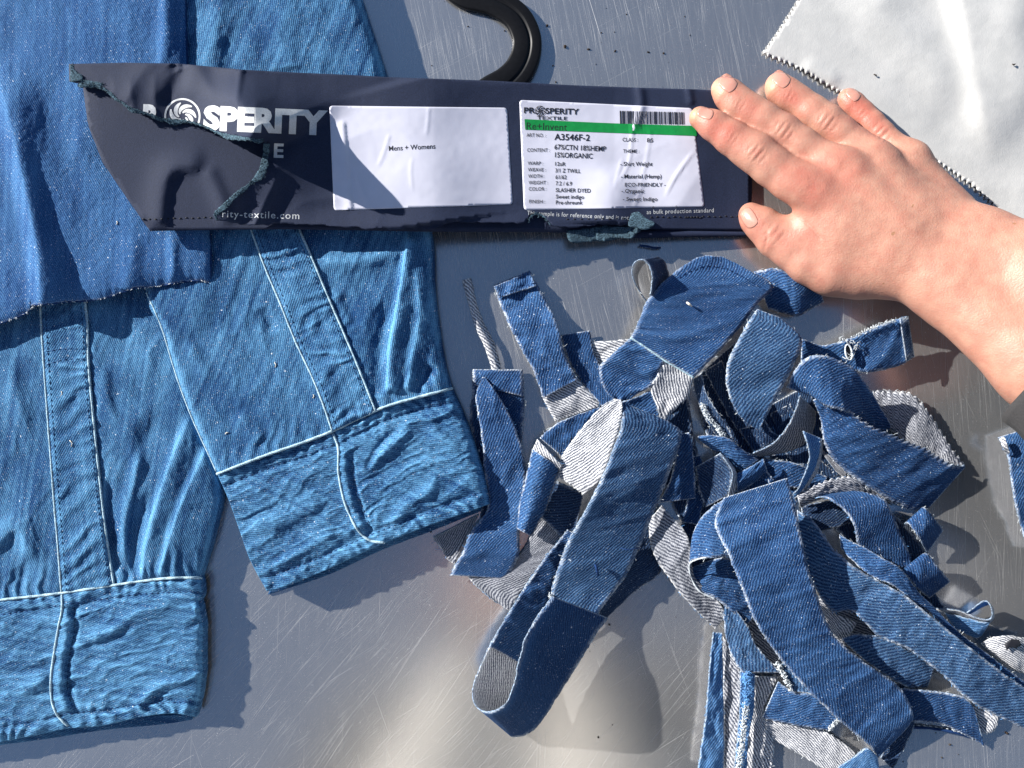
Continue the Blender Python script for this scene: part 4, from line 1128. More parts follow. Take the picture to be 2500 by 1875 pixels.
def proj(V):
    f = (D - V[:, 2]) / D
    return V[:, 0] / (S * f) + 1250, 937.5 - V[:, 1] / (S * f)
hx, hy = proj(HV)
def vnorm(V, Fq):
    n = np.cross(V[Fq[:, 2]] - V[Fq[:, 0]], V[Fq[:, 3]] - V[Fq[:, 1]])
    N = np.zeros_like(V)
    for i in range(4): np.add.at(N, Fq[:, i], n)
    return N / (np.linalg.norm(N, axis=1, keepdims=True) + 1e-12)
HN = vnorm(HV, HF)
upw = np.clip(HN[:, 2] * 1.6, 0, 1)
def crease(pts, w, h): return -fold(hx, hy, pts, w, w, h, 0.2, 0.2)
def across(chn, i, t, half, n, gap, w, h, bend=4):
    """n creases over the joint i of a finger"""
    a, b = np.array(chn[i][:2], float), np.array(chn[i + 1][:2], float); d = (b - a) / np.linalg.norm(b - a); nr = np.array([-d[1], d[0]])
    c = a + (b - a) * t; o = 0
    for k in range(n):
        q = c + d * (k - (n - 1) / 2) * gap; hh = half * (1 - 0.22 * abs(k - (n - 1) / 2))
        bb = bend * ((k % 2) * 2 - 1)
        o = o + crease([q - nr * hh, q - nr * hh * 0.3 + d * bb, q + nr * hh * 0.35 + d * bb * 0.6, q + nr * hh], w, h)
    return o
disp = np.zeros(len(HV))
class Finger(list): pip = 4
index, middle, ring, pinky = Finger(index), Finger(middle), Finger(ring), Finger(pinky)
middle.pip = ring.pip = 5
for chn, sc in ((index, 1.0), (middle, 1.0), (ring, 0.95), (pinky, 0.8)):
    disp = disp + across(chn, chn.pip, 0.0, 34 * sc, 6, 7.5, 2.6, 0.26)
    disp = disp + across(chn, 2, 0.0, 24 * sc, 4, 6, 2.4, 0.15, 2)
    a = np.array(chn[chn.pip][:2]); disp = disp + 0.3 * np.exp(-(np.hypot(hx - a[0], hy - a[1]) / 24) ** 2)
disp = disp + across(thumb, 2, 0.8, 40, 4, 10, 2.8, 0.24, 3)
disp = disp + crease([(1960, 535), (1985, 560), (2010, 590)], 4, 0.6) + crease([(1875, 565), (1868, 600), (1862, 620)], 3.5, 0.4)
for k, (cx, cy) in enumerate([(1985, 445), (2062, 400)]):
    for j in range(5):
        disp = disp + crease([(cx - 14 + 9 * j, cy - 22 + 5 * j), (cx - 4 + 7 * j, cy + 2), (cx - 16 + 8 * j, cy + 24)], 3.0, 0.18)
disp = disp + 0.22 * fbm(hx / 60, hy / 60, 3, 2) + 0.05 * fbm(hx / 12, hy / 12, 4, 2)
HV = HV + HN * (disp * upw * 1e-3)[:, None]
HV[:, 2] = np.maximum(HV[:, 2], 0.0012)
# complexion: pinker over the joints and finger ends
red = np.zeros(len(HV))
for cx, cy, r, a in [(1720, 292, 34, .45), (1756, 318, 40, .65), (1775, 330, 30, .4), (1848, 365, 36, .35), (1985, 455, 62, .7), (2072, 405, 60, .5), (1782, 222, 26, .25), (1826, 262, 26, .55), (1908, 318, 34, .25),
                     (1905, 215, 24, .3), (1930, 240, 26, .7), (2030, 312, 30, .3), (2076, 246, 24, .7), (2108, 275, 30, .95), (2150, 318, 26, .5), (1838, 535, 34, .5), (1885, 590, 40, .45), (1960, 560, 50, .3),
                     (1925, 410, 40, .35), (2000, 660, 60, .2), (1712, 290, 30, .3), (1800, 340, 40, .3), (1770, 220, 36, .35), (1840, 275, 36, .3), (1900, 212, 32, .35), (1960, 255, 36, .35), (2085, 255, 34, .4), (2130, 300, 34, .3), (1840, 540, 36, .35), (2330, 520, 50, .1), (2240, 400, 30, .2)]:
    red = red + a * np.exp(-(np.hypot(hx - cx, hy - cy) / r) ** 2)
red = np.clip(red + 0.3 * fbm(hx / 22, hy / 22, 8, 3), 0, 1)
pale = np.clip(np.exp(-(np.hypot(hx - 1694, hy - 280) / 16) ** 2) + np.exp(-(np.hypot(hx - 1755, hy - 215) / 20) ** 2) * .8 + np.exp(-(np.hypot(hx - 1882, hy - 212) / 18) ** 2) * .7, 0, 1)

def skin_mat():
    b = NB('skin')
    co = b.n('TexCoord').outputs['Object']
    n1 = b.noise(co, 140, 3); n2 = b.noise(co, 1100, 3, 0.6)
    col = b.mix(b.ramp(n1, 0.3, 0.7), (0.40, 0.192, 0.137), (0.455, 0.236, 0.168))
    col = b.mix(b.math('MULTIPLY', b.attr('red'), 0.7, clamp=True), col, (0.42, 0.105, 0.075))
    col = b.mix(b.math('MULTIPLY', b.attr('pale'), 0.5, clamp=True), col, (0.58, 0.38, 0.20))
    col = b.mix(b.ramp(b.noise(co, 190, 1), 0.76, 0.80), col, (0.32, 0.16, 0.09))
    b.put(b.b.inputs['Base Color'], col)
    b.b.inputs['Roughness'].default_value = 0.48
    b.b.inputs['Specular IOR Level'].default_value = 0.4
    b.b.inputs['Subsurface Weight'].default_value = 0.18
    b.b.inputs['Subsurface Radius'].default_value = (1.0, 0.35, 0.2)
    b.b.inputs['Subsurface Scale'].default_value = 0.004
    w = b.n('TexVoronoi'); b.put(w.inputs['Vector'], co); w.inputs['Scale'].default_value = 900
    b.bump(b.math('ADD', b.math('MULTIPLY', n2, 0.8), b.math('MULTIPLY', w.outputs['Distance'], 0.6)), 0.45, 0.35e-3)
    return b.m
M['skin'] = skin_mat()
def nail_mat():
    b = NB('fingernail')
    b.b.inputs['Base Color'].default_value = (0.46, 0.215, 0.165, 1)
    b.b.inputs['Roughness'].default_value = 0.25
    b.b.inputs['Specular IOR Level'].default_value = 0.5
    b.b.inputs['Subsurface Weight'].default_value = 0.1
    b.b.inputs['Subsurface Scale'].default_value = 0.002
    return b.m
M['nail'] = nail_mat()
person = empty('person', W(2300, 600, 0))
tag(person, 'bare hand and forearm of a person pressing the navy card flat, dark grey sleeve cuff', 'person')
mesh_obj('body', HV, HF, M['skin'], person, attrs={'red': red, 'pale': pale})
tree = BVHTree.FromPolygons([tuple(q) for q in HV], [tuple(q) for q in HF])
cam_p = Vector((0, 0, D))
def nail(cx, cy, ang, ln, wd):
    """a curved plate on the finger end; ang points from the nail root to its tip"""
    n, m = 14, 12
    d = np.array([math.cos(R(ang)), -math.sin(R(ang))]); nr = np.array([-d[1], d[0]])
    P = np.zeros((n, m, 3))
    for i in range(n):
        for j in range(m):
            a = -1 + 2 * i / (n - 1); b = -1 + 2 * j / (m - 1)
            # squircle-shaped outline
            sx = a * math.sqrt(max(0, 1 - 0.42 * b * b)); sy = b * math.sqrt(max(0, 1 - 0.30 * a * a))
            q = np.array([cx, cy]) + d * sx * ln / 2 + nr * sy * wd / 2
            tgt = Vector(W(q[0], q[1], 0.0)); dr = (tgt - cam_p).normalized()
            h = tree.ray_cast(cam_p, dr)
            loc = h[0] if h[0] is not None else tgt
            e = 1 - max(abs(a), abs(b)) ** 6
            P[i, j] = np.array(loc) + np.array([0, 0, 0.00002 + 0.00016 * e])
    uv = np.zeros((n, m, 2))
    return thick_sheet('fingernail', P, [M['nail']], person, uv, {}, th=0.2e-3, dn_mat=0)
nail(1722, 276, 163, 40, 28)
nail(1777, 203, 138, 46, 38)
nail(1907, 193, 140, 46, 36)
nail(2083, 230, 134, 38, 26)
nail(1828, 532, 122, 52, 36)
# dark grey sleeve over the forearm
def sleeve_mat():
    b = NB('grey_knit'); co = b.n('TexCoord').outputs['Object']; n1 = b.noise(co, 900, 3, 0.7)
    b.put(b.b.inputs['Base Color'], b.mix(n1, (0.018, 0.017, 0.018), (0.05, 0.048, 0.05)))
    b.b.inputs['Roughness'].default_value = 0.95; b.bump(n1, 0.6, 0.4e-3)
    return b.m
ax0 = W(2640, 862, 71); ax1 = W(2950, 1075, 106)
t_ = ax1 - ax0; t_ /= np.linalg.norm(t_)
e1 = np.cross(t_, [0, 0, 1.0]); e1 /= np.linalg.norm(e1); e2 = np.cross(e1, t_)
n, m = 40, 48
G = np.zeros((n + 6, m + 1, 3))
for i in range(n + 6):
    s = (i - 6) / (n - 1)
    for j in range(m + 1):
        a = 2 * math.pi * j / m
        if i < 6: rr = 1 - 0.09 * math.cos(math.pi / 2 * i / 6 ) * 1.0; ss = 0.004 - 0.006 * math.sin(math.pi * i / 12)
        else: rr = 1.0; ss = max(s, 0) * 0.14 - 0.002
        r = (0.052 + 0.012 * max(s, 0)) * rr * (1 + 0.02 * math.sin(9 * a + 20 * s) + 0.02 * math.sin(4 * a + 3))
        G[i, j] = ax0 + t_ * ss + e1 * r * 1.02 * math.cos(a) + e2 * r * 0.80 * math.sin(a)
slv = mesh_obj('sleeve', G.reshape(-1, 3), grid_faces(n + 6, m + 1), sleeve_mat(), person)

# the rest of the same person, leaning over the near edge of the table (the sheet mirrors it)
def solid(name, prims, vox, k, mat, parent):
    """prims: (a, b, ra, rb, zs) in metres"""
    V, Fq = hand_mesh([], vox, k, [(np.array(a), np.array(b), ra, rb, zs) for a, b, ra, rb, zs in prims])
    return mesh_obj(name, V, Fq, mat, parent)
knit = slv.data.materials[0]
solid('sweater', [((0.0, -0.72, -0.05), (0.01, -0.56, 0.36), .17, .16, 1), ((0.01, -0.56, 0.36), (0.02, -0.42, 0.52), .16, .10, 1), ((-.17, -.46, .50), (.20, -.42, .50), .075, .075, 1),
                  ((-.17, -.46, .50), (-.27, -.55, .26), .07, .055, 1), ((-.27, -.55, .26), (-.25, -.60, .04), .055, .042, 1),
                  ((.20, -.42, .50), (.50, -.18, .21), .07, .062, 1), ((.50, -.18, .21), (.40, -.075, .135), .062, .056, 1)], 0.008, 0.03, knit, person)
canvas = plain('added_pale_canvas', (0.60, 0.56, 0.50), 0.9, 0.1, 0.08, 300)  # unseen pale apron, invented to brighten the table's mirrored lower part
solid('added_apron', [((-.10, -0.620, -0.05), (-.075, -0.475, 0.30), .10, .085, 1), ((.11, -0.620, -0.05), (.10, -0.475, 0.30), .10, .085, 1), ((-.075, -0.465, 0.30), (-.05, -0.375, 0.45), .085, .06, 1), ((.10, -0.465, 0.30), (.085, -0.375, 0.45), .085, .06, 1)], 0.008, 0.05, canvas, person)
solid('head', [((0.02, -0.420, 0.52), (0.02, -0.330, 0.62), .055, .052, 1), ((.02, -0.295, .69), (.02, -0.270, .66), .088, .07, 1), ((.02, -0.310, .72), (.02, -0.315, .71), .095, .09, 1), ((.02, -0.225, .645), (.02, -0.215, .63), .014, .017, 1),
               ((-.07, -0.310, .68), (-.075, -0.310, .67), .02, .02, 1), ((.11, -0.310, .68), (.115, -0.310, .67), .02, .02, 1)], 0.005, 0.02, M['skin'], person)
solid('hair', [((.02, -0.335, .745), (.02, -0.345, .72), .096, .098, 1), ((-.05, -0.350, .69), (-.05, -0.360, .63), .045, .035, 1), ((.09, -0.350, .69), (.09, -0.360, .63), .045, .035, 1)], 0.006, 0.02, plain('brown_hair', (.05, .03, .02), .6), person)
# ------------------------------------------------------------------ the pile of denim cut-offs
def ribbon(name, secs, front='mid', back='back', up='f', zig=(0, 0), zig_end=(0, 0), cup=0.0, parent=None, m=15, seed=0, wave=0.85, fray=1.7, th=0.75e-3, flip=False, uvs=1.0, edge=1.0):
    """secs: rows x,y,z of one edge and x,y,z of the other; up: which face looks up at the start"""
    q = spline(np.array(secs, float), step=3.4)
    n = len(q)
    A, Bq = q[:, :3].copy(), q[:, 3:].copy()
    s = np.r_[0, np.cumsum(np.hypot(*np.diff((A + Bq)[:, :2] / 2, axis=0).T))]
    dv = (Bq - A)[:, :2]; wd = np.linalg.norm(dv, axis=1, keepdims=True) + 1e-6; dv = dv / wd
    env = np.minimum(1, wd[:, 0] / 25)
    for k, (E, sg) in enumerate(((A, -1), (Bq, 1))):
        j = 1.5 * fbm(s / 30, s * 0 + k, seed + k, 2) + 1.3 * fbm(s / 5, s * 0 + k, seed + 7 + k, 2)
        if zig[k]:
            j = j + zig[k] * (np.abs(((s / 15.5 + 0.12 * fbm(s / 40, s * 0, seed + 3, 1)) % 1) * 2 - 1) * 2 - 1)
        E[:, :2] += dv * (sg * j * env)[:, None]
    u = np.linspace(0, 1, m)
    X = A[:, None] * (1 - u)[None, :, None] + Bq[:, None] * u[None, :, None]
    tg = np.gradient((A + Bq)[:, :2] / 2, axis=0); tg /= np.linalg.norm(tg, axis=1, keepdims=True) + 1e-9
    for k, e in enumerate((0, -1)):
        if zig_end[k]:
            w0 = wd[e, 0]; uu = np.linspace(0, 1, m) * w0
            zz = zig_end[k] * (np.abs(((uu / 13) % 1) * 2 - 1) * 2 - 1)
            for r in range(3):
                i = r if e == 0 else -1 - r
                X[i, :, :2] += tg[e] * zz[:, None] * (1 - r / 3)
    z = X[..., 2] + cup * (1 - (2 * u[None] - 1) ** 2)
    env2 = np.minimum(1, wd / 40)
    z = z + wave * env2 * (0.9 * fbm(s[:, None] / 62, u[None] * 1.8 + seed, seed + 11, 2) + 0.45 * fbm(s[:, None] / 20, u[None] * 4, seed + 12, 2) + 0.55 * ridged(s[:, None] / 55 + 0.8 * u[None], u[None] * 1.4 + s[:, None] / 140, seed + 13))
    P = W(X[..., 0], X[..., 1], np.maximum(z, 0.8))
    dm = np.minimum(u, 1 - u)[None] * wd
    ed = 0.6 * np.exp(-dm / 0.75) * edge * (0.3 + 1.0 * np.clip(0.5 + 1.2 * fbm(s / 18, s * 0, seed + 40, 2), 0, 1))[:, None]
    ends = np.minimum(s, s[-1] - s)[:, None]
    ed = np.maximum(ed, 0.9 * edge * np.exp(-ends / 1.0))
    sl = np.r_[0, np.cumsum(np.linalg.norm(np.diff(P.mean(1), axis=0), axis=1))]
    uv = np.stack([np.broadcast_to(sl[:, None], (n, m)), (u[None] - 0.5) * np.linalg.norm(P[:, -1] - P[:, 0], axis=1)[:, None]], -1) * uvs + np.array([seed * 0.37, seed * 0.21])
    fm, bmt = M[front], M[back]
    mats = [fm, bmt, M['cut_edge']]
    uf = (up == 'f') != flip
    o = thick_sheet(name, P, mats, parent, uv, {'wear': 0.6 * wear_of(P, 700), 'edge': ed}, th=th, up_mat=0 if uf else 1, dn_mat=1 if uf else 0, edge_mat=2)
    # loose ends of yarn along the cut edges
    parts = []
    rg = np.random.default_rng(seed + 100)
    L = sl[-1]
    for k in range(int(fray * L / 0.0030)):
        i = rg.integers(2, n - 2); sd_ = rg.integers(0, 2)
        p0 = P[i, 0] if sd_ == 0 else P[i, -1]
        inn = P[i, 2] if sd_ == 0 else P[i, -3]
        o_ = p0 - inn; o_ = o_ / (np.linalg.norm(o_) + 1e-9)
        tv = P[i + 1].mean(0) - P[i - 1].mean(0); tv = tv / (np.linalg.norm(tv) + 1e-9)
        l = rg.exponential(0.0007) + 0.0004; l = min(l, 0.006)
        a = rg.uniform(-1.2, 1.2)
        d1 = o_ * 0.45 + tv * a; d1 /= np.linalg.norm(d1)
        d2 = o_ * 0.25 + tv * a * rg.uniform(0.3, 1.6) + np.array([0, 0, rg.uniform(-0.5, 0.7)]); d2 /= np.linalg.norm(d2)
        p1 = p0 + d1 * l * 0.5; p2 = p1 + d2 * l * 0.5
        parts.append(tube(np.array([p0 - o_ * 0.0004, p1, p2]), rg.uniform(0.10e-3, 0.2e-3), 3, False))
    if parts:
        v, f = join(parts)
        t = mesh_obj('frayed_edge', v, f, M['thread_pale'] if rg.random() < 0.75 else M['thread_blue'], o)
        t['kind'] = 'stuff'
    return o, P

W_flat = W
def W(x, y, z):
    """the scraps are springy: the heap stands taller than the layers drawn below"""
    z = np.asarray(z, float)
    return W_flat(x, y, z + 0.45 * np.maximum(z - 4, 0))

strips = []
GRP = 'loose denim strips in the scrap pile'
def strip(label, secs, **kw):
    kw.setdefault('seed', len(strips) * 3 + 1)
    o, P = ribbon('denim_strip', secs, **kw)
    tag(o, label, 'denim strip', GRP)
    strips.append(o)
    return o, P
def sub(name, parent, secs, **kw):
    kw.setdefault('seed', 300 + len(parent.children) + len(strips) * 5)
    return ribbon(name, secs, parent=parent, **kw)[0]
def cordline(name, parent, pts, mat='thread_pale', rad=0.5e-3):
    p = spline(np.array(pts, float), step=4)
    v, q, t = tube(W(p[:, 0], p[:, 1], p[:, 2]), rad * (1 + 0.4 * fbm(np.arange(len(p)) / 2, p[:, 0] * 0, len(p), 2)), 6)
    return mesh_obj(name, v, [q, t], M[mat], parent)

def fringe(name, parent, pts, ln, n, seed, mat='thread_pale', rad=0.35e-3):
    """a fluffy row of short yarn tufts"""
    rg = np.random.default_rng(seed); p = spline(np.array(pts, float), step=2); parts = []
    for k in range(n):
        c = p[rg.integers(0, len(p))]; a = rg.uniform(0, 2 * math.pi); l = ln * rg.uniform(0.4, 1.1)
        q = np.array([[c[0], c[1], c[2]], [c[0] + l * .5 * math.cos(a), c[1] + l * .5 * math.sin(a), c[2] + rg.uniform(0, 1.2)], [c[0] + l * math.cos(a + .8), c[1] + l * math.sin(a + .8), c[2] + rg.uniform(-.3, 1)]])
        parts.append(tube(W(q[:, 0], q[:, 1], np.maximum(q[:, 2], .5)), rad * rg.uniform(.6, 1.2), 4))
    v, f = join(parts)
    o = mesh_obj(name, v, f, M[mat], parent); o['kind'] = 'stuff'
    return o

# -- lowest layer: added scraps whose dark colour stands in for shaded gaps
strip('added dark filler strip at the very bottom of the pile under the frayed seam', [(1700, 920, 2, 1800, 900, 2), (1720, 1050, 2, 1840, 1060, 2), (1780, 1180, 2, 1900, 1170, 2)], front='navy')
strip('added dark filler strip deep in the pile beneath the pinked strip', [(1880, 1010, 1.6, 1930, 985, 1.6), (1925, 1115, 2, 1985, 1100, 2), (1990, 1190, 2, 2060, 1165, 2), (2090, 1215, 2, 2120, 1190, 2)], front='navy')
strip('added dark filler strip in shade behind the widest two-tone strip', [(1560, 990, 2, 1680, 960, 2), (1590, 1100, 2, 1700, 1090, 2), (1640, 1230, 2, 1740, 1220, 2), (1700, 1330, 2, 1780, 1300, 2)], front='navy')
strip('added dark filler scrap for the shaded gap left of the long central strip', [(1819, 1520, 2, 1875, 1500, 2), (1850, 1600, 2, 1905, 1590, 2), (1895, 1650, 2, 1940, 1650, 2)], front='navy', back='back_dark', up='b')
strip('added dark filler scrap for the shade at the bottom of the round hollow', [(1955, 1235, 2, 1965, 1305, 2), (2030, 1222, 2.5, 2035, 1290, 2.5), (2090, 1235, 2.5, 2095, 1270, 2.5)], front='navy')
for lb, sec, fr, up_ in [  # more added filler, dark tones in place of shade between the strips
    ('added dark filler sliver of denim between the middle cuff and the pointed strip', [(1165, 1120, 1.2, 1225, 1110, 1.2), (1180, 1210, 1.4, 1240, 1210, 1.4), (1165, 1290, 1.2, 1225, 1310, 1.2)], 'navy', 'f'),
    ('broad dark filler scrap added on the table under the middle of the pile', [(1840, 1010, 1.2, 1990, 930, 1.2), (1880, 1110, 1.5, 2040, 1040, 1.5), (1950, 1200, 1.5, 2120, 1130, 1.5)], 'navy', 'f'),
    ('broad dark filler scrap added on the table left of the long central strip', [(1690, 1240, 1.2, 1800, 1170, 1.2), (1720, 1380, 1.5, 1850, 1340, 1.5), (1790, 1480, 1.2, 1880, 1450, 1.2)], 'navy', 'f'),
    ('dark filler scrap added deep between the rounded tab and the broad upright strip', [(1690, 930, 1.4, 1800, 830, 1.4), (1720, 980, 1.6, 1850, 880, 1.6), (1790, 1030, 1.4, 1900, 960, 1.4)], 'navy', 'f'),
    ('dark filler scrap added under the bowed strip at the right of the pile', [(2040, 1290, 1.4, 2140, 1220, 1.4), (2100, 1370, 1.6, 2220, 1290, 1.6), (2180, 1420, 1.4, 2270, 1360, 1.4)], 'navy', 'f'),
    ('dark filler scrap added under the grey strip between the two longest strips', [(1990, 1470, 1.4, 2060, 1420, 1.4), (2060, 1590, 1.6, 2160, 1530, 1.6), (2200, 1690, 1.4, 2290, 1640, 1.4)], 'navy', 'b'),
    ('dark filler scrap added under the arched strip', [(1960, 900, 3, 1985, 985, 3), (2010, 905, 5, 2030, 1000, 4), (2050, 940, 4, 2060, 1020, 3)], 'navy', 'f'),
    ('dark twisted filler scrap added between the broad upright strip and the fluffy seam', [(1720, 905, 5, 1762, 880, 6), (1765, 990, 6, 1800, 965, 7), (1800, 1050, 5, 1846, 1040, 6)], 'navy', 'f'),
    ('dark filler scrap added below the small folded blue end', [(1800, 1180, 4, 1870, 1150, 5), (1830, 1215, 3, 1905, 1180, 4), (1940, 1240, 3, 1960, 1200, 3)], 'indigo', 'f'),
    ('dark filler scrap added across under the curl that stands on its edge', [(1860, 1120, 4, 1880, 1190, 4), (1940, 1130, 6, 1950, 1190, 5), (2020, 1165, 5, 2010, 1205, 4)], 'indigo', 'f'),
    ('grey wrong-side filler scrap added in shade under the pinked dark strip', [(1990, 1085, 3, 2040, 1150, 3), (2050, 1130, 4, 2100, 1195, 4), (2140, 1195, 3, 2180, 1235, 3)], 'navy', 'b'),
    ('dark filler scrap added in the gap beneath the tight folded bend', [(1640, 1300, 3, 1700, 1250, 3), (1690, 1400, 3, 1750, 1380, 3), (1750, 1500, 3, 1810, 1470, 3)], 'navy', 'f'),
    ('narrow filler scrap added below the dark square scrap', [(1668, 1120, 5, 1710, 1110, 5), (1680, 1190, 6, 1722, 1185, 4), (1668, 1275, 4, 1705, 1282, 4)], 'indigo', 'f'),
    ('dark filler scrap added under the slim strip at the right of the pile', [(2130, 1400, 3, 2205, 1385, 3), (2190, 1440, 4, 2260, 1420, 4), (2250, 1500, 3, 2310, 1490, 3)], 'navy', 'f'),
    ('dark filler scrap added at the lower right beside the turned tip of the central strip', [(2145, 1690, 3, 2205, 1660, 3), (2180, 1760, 3, 2240, 1740, 3), (2150, 1850, 2, 2180, 1880, 2)], 'navy', 'f')]:
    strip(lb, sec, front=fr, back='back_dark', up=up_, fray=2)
strip('thin rolled strip with its pale wrong side out, upper left of the pile', [(1129, 684, 3, 1149, 678, 2), (1143, 737, 4, 1161, 735, 2), (1160, 797, 5, 1182, 792, 2), (1184, 848, 5, 1207, 842, 3), (1204, 908, 4, 1224, 900, 3)], up='b', cup=1.2, m=9, wave=.3)
strip('dark strip end lying behind the hemmed strip', [(1370, 817, 3, 1441, 807, 4), (1385, 870, 4, 1452, 862, 4), (1420, 932, 5, 1470, 905, 5), (1470, 992, 6, 1500, 975, 6)], front='indigo')
strip('pale wrong-side scrap behind the large rounded tab', [(1443, 835, 3, 1463, 897, 2), (1490, 832, 3.5, 1500, 880, 3), (1540, 828, 4, 1550, 860, 3)], up='b')
s2, _ = strip('strip with a puckered hem standing at the upper left of the pile', [(1206, 696, 2, 1293, 660, 3), (1222, 745, 5, 1325, 720, 5), (1245, 797, 7, 1360, 790, 7), (1272, 850, 8, 1378, 862, 8), (1302, 907, 8, 1397, 905, 8), (1327, 972, 7, 1410, 926, 7)], front='mid', wave=1.3)
sub('folded_end', s2, [(1322, 967, 5.5, 1407, 921, 5.5), (1340, 1000, 5, 1438, 955, 5), (1356, 1028, 4, 1470, 990, 4)], up='b')
sub('hem', s2, [(1207, 699, 3.6, 1292, 664, 4.6), (1212, 712, 4.4, 1301, 680, 5.2), (1217, 728, 5.2, 1310, 698, 5.8)], front='mid', wave=2.2, edge=.5)
stitches('stitching', [[(1216, 722), (1260, 706), (1306, 690)]], lambda x, y: 6.3 + 0 * x, s2)
s3, _ = strip('wide tab beside the middle cuff with a folded band across its top', [(1154, 902, 3, 1275, 902, 3), (1152, 962, 4, 1280, 962, 4), (1148, 1040, 4, 1277, 1030, 4), (1165, 1130, 3, 1274, 1090, 3), (1180, 1200, 2, 1276, 1150, 2)], front='indigo')
sub('folded_band', s3, [(1155, 902, 5, 1275, 903, 5), (1154, 925, 6, 1277, 938, 6), (1158, 940, 5.5, 1279, 968, 5.5)], front='mid', wave=1.2)
strip('pointed leaf-shaped strip hanging down from the folded tab', [(1178, 921, 7, 1185, 921, 7), (1163, 960, 9, 1206, 952, 9), (1166, 1005, 10, 1240, 1005, 9), (1178, 1085, 10, 1271, 1081, 9), (1180, 1139, 9, 1283, 1142, 8), (1190, 1190, 7, 1279, 1200, 8), (1190, 1244, 5, 1269, 1270, 7), (1150, 1296, 6, 1268, 1318, 6), (1130, 1345, 7, 1266, 1360, 5), (1098, 1404, 5, 1236, 1412, 4)], front='mid')
strip('broad strip lying wrong side up beneath the pointed strip, lower left of the pile', [(1400, 1238, 5, 1310, 1262, 4), (1385, 1312, 4, 1285, 1330, 4), (1345, 1362, 4, 1240, 1380, 3), (1302, 1412, 4, 1180, 1392, 3), (1262, 1467, 4, 1146, 1412, 3), (1246, 1492, 3, 1205, 1467, 3)], up='b', back='back_dark', fray=2)
strip('small wrong-side corner poking out under the middle cuff', [(1170, 1255, 2, 1056, 1313, 2.4), (1140, 1312, 2.4, 1076, 1337, 2.4), (1110, 1378, 2.4, 1090, 1364, 2.4)], up='b', back='back_dark')
strip('dark filler scrap in place of shade left of the folded two-tone strip', [(1343, 1168, 7, 1320, 1260, 6), (1385, 1185, 7, 1370, 1310, 6), (1425, 1205, 7, 1400, 1320, 6)], front='navy')  # fill under the fold, shade put into its navy colour
s5, _ = strip('short curled strip with a pale rolled end beside the pointed strip', [(1300, 1096, 13, 1368, 1142, 12), (1288, 1150, 13, 1351, 1190, 11), (1271, 1219, 11, 1330, 1250, 9), (1263, 1290, 8, 1294, 1308, 7)], front='mid', cup=4.5)
sub('rolled_end', s5, [(1312, 1072, 16, 1301, 1096, 14), (1333, 1095, 17, 1322, 1112, 15), (1355, 1118, 17, 1345, 1130, 15), (1373, 1134, 16, 1368, 1145, 14)], up='b', m=7)
strip('narrow dark strip with pale edge running under the folded two-tone strip', [(1317, 1068, 9, 1374, 1117, 9), (1350, 1040, 11, 1402, 1074, 11), (1400, 1015, 13, 1442, 1034, 13), (1463, 994, 15, 1482, 1004, 15)], front='indigo')
strip('two dark layers of strip showing along the right side of the long two-tone strip', [(1560, 1290, 7, 1612, 1278, 5), (1545, 1360, 7, 1616, 1388, 4), (1500, 1430, 7, 1552, 1442, 4), (1440, 1520, 6, 1505, 1485, 3), (1395, 1562, 4, 1470, 1518, 3)], front='navy', fray=2)
strip('dark square scrap right of the long two-tone strip, half in shade', [(1660, 1060, 10, 1684, 1055, 10), (1655, 1090, 10, 1692, 1106, 10), (1640, 1160, 8, 1696, 1170, 8), (1610, 1228, 6, 1698, 1216, 6)], front='indigo')
# -- loop at the lower left of the pile
lp = [(1386, 1293, 7, 1450, 1330, 4), (1311, 1389, 8, 1385, 1440, 3), (1224, 1526, 12, 1305, 1590, 3), (1170, 1632, 18, 1264, 1690, 4), (1153, 1690, 21, 1240, 1762, 4), (1164, 1726, 24, 1246, 1794, 7), (1197, 1738, 29, 1260, 1798, 8),
      (1234, 1718, 32, 1300, 1784, 8), (1252, 1680, 32, 1345, 1725, 7), (1278, 1572, 29, 1400, 1638, 6), (1300, 1525, 25, 1445, 1564, 6), (1347, 1455, 20, 1484, 1508, 8)]
loop, LP = strip('long looped strip bent back on itself at the lower left of the pile', lp, front='indigo', back='back', up='b', fray=1.5, wave=.5)
sub('faced_stretch', loop, [(1386, 1293, 8.2, 1450, 1330, 5.2), (1311, 1389, 9.2, 1372, 1432, 5), (1224, 1526, 13.2, 1300, 1585, 4.6), (1196, 1578, 15.8, 1280, 1625, 5.2)], front='indigo', wave=1.2)
# -- folded two-tone strip
s7, _ = strip('long wide strip showing its blue right side, folded over at the top, mid pile', [(1520, 982, 22, 1524, 984, 21), (1517, 1030, 23, 1642, 1035, 19), (1502, 1080, 23, 1662, 1072, 18), (1470, 1163, 23, 1640, 1140, 16), (1424, 1255, 21, 1599, 1240, 14), (1385, 1324, 18, 1562, 1335, 12), (1360, 1396, 15, 1526, 1408, 11), (1345, 1452, 12, 1484, 1466, 10), (1372, 1490, 11, 1456, 1502, 10), (1412, 1513, 10.5, 1440, 1516, 10)], front='steel')
sub('turned_back_end', s7, [(1366, 1163, 12, 1427, 1209, 13), (1369, 1121, 15, 1470, 1163, 20), (1401, 1070, 18, 1503, 1073, 22.5), (1434, 1030, 20, 1517, 1027, 23), (1470, 992, 21, 1521, 990, 22.5), (1500, 974, 21.5, 1517, 977, 22)], up='b', zig_end=(4, 0))
fringe('frayed_end', s7, [(1344, 1454, 12), (1362, 1477, 12), (1383, 1491, 11.5), (1410, 1510, 11), (1432, 1518, 10.5)], 8, 130, 5)
v, q, t = tube(W(*np.array([(1453, 1378, 16.4), (1457, 1390, 16.3), (1460, 1405, 16)]).T), 0.8e-3, 6); mesh_obj('dark_lint', v, [q, t], M['thread_dark'], s7)
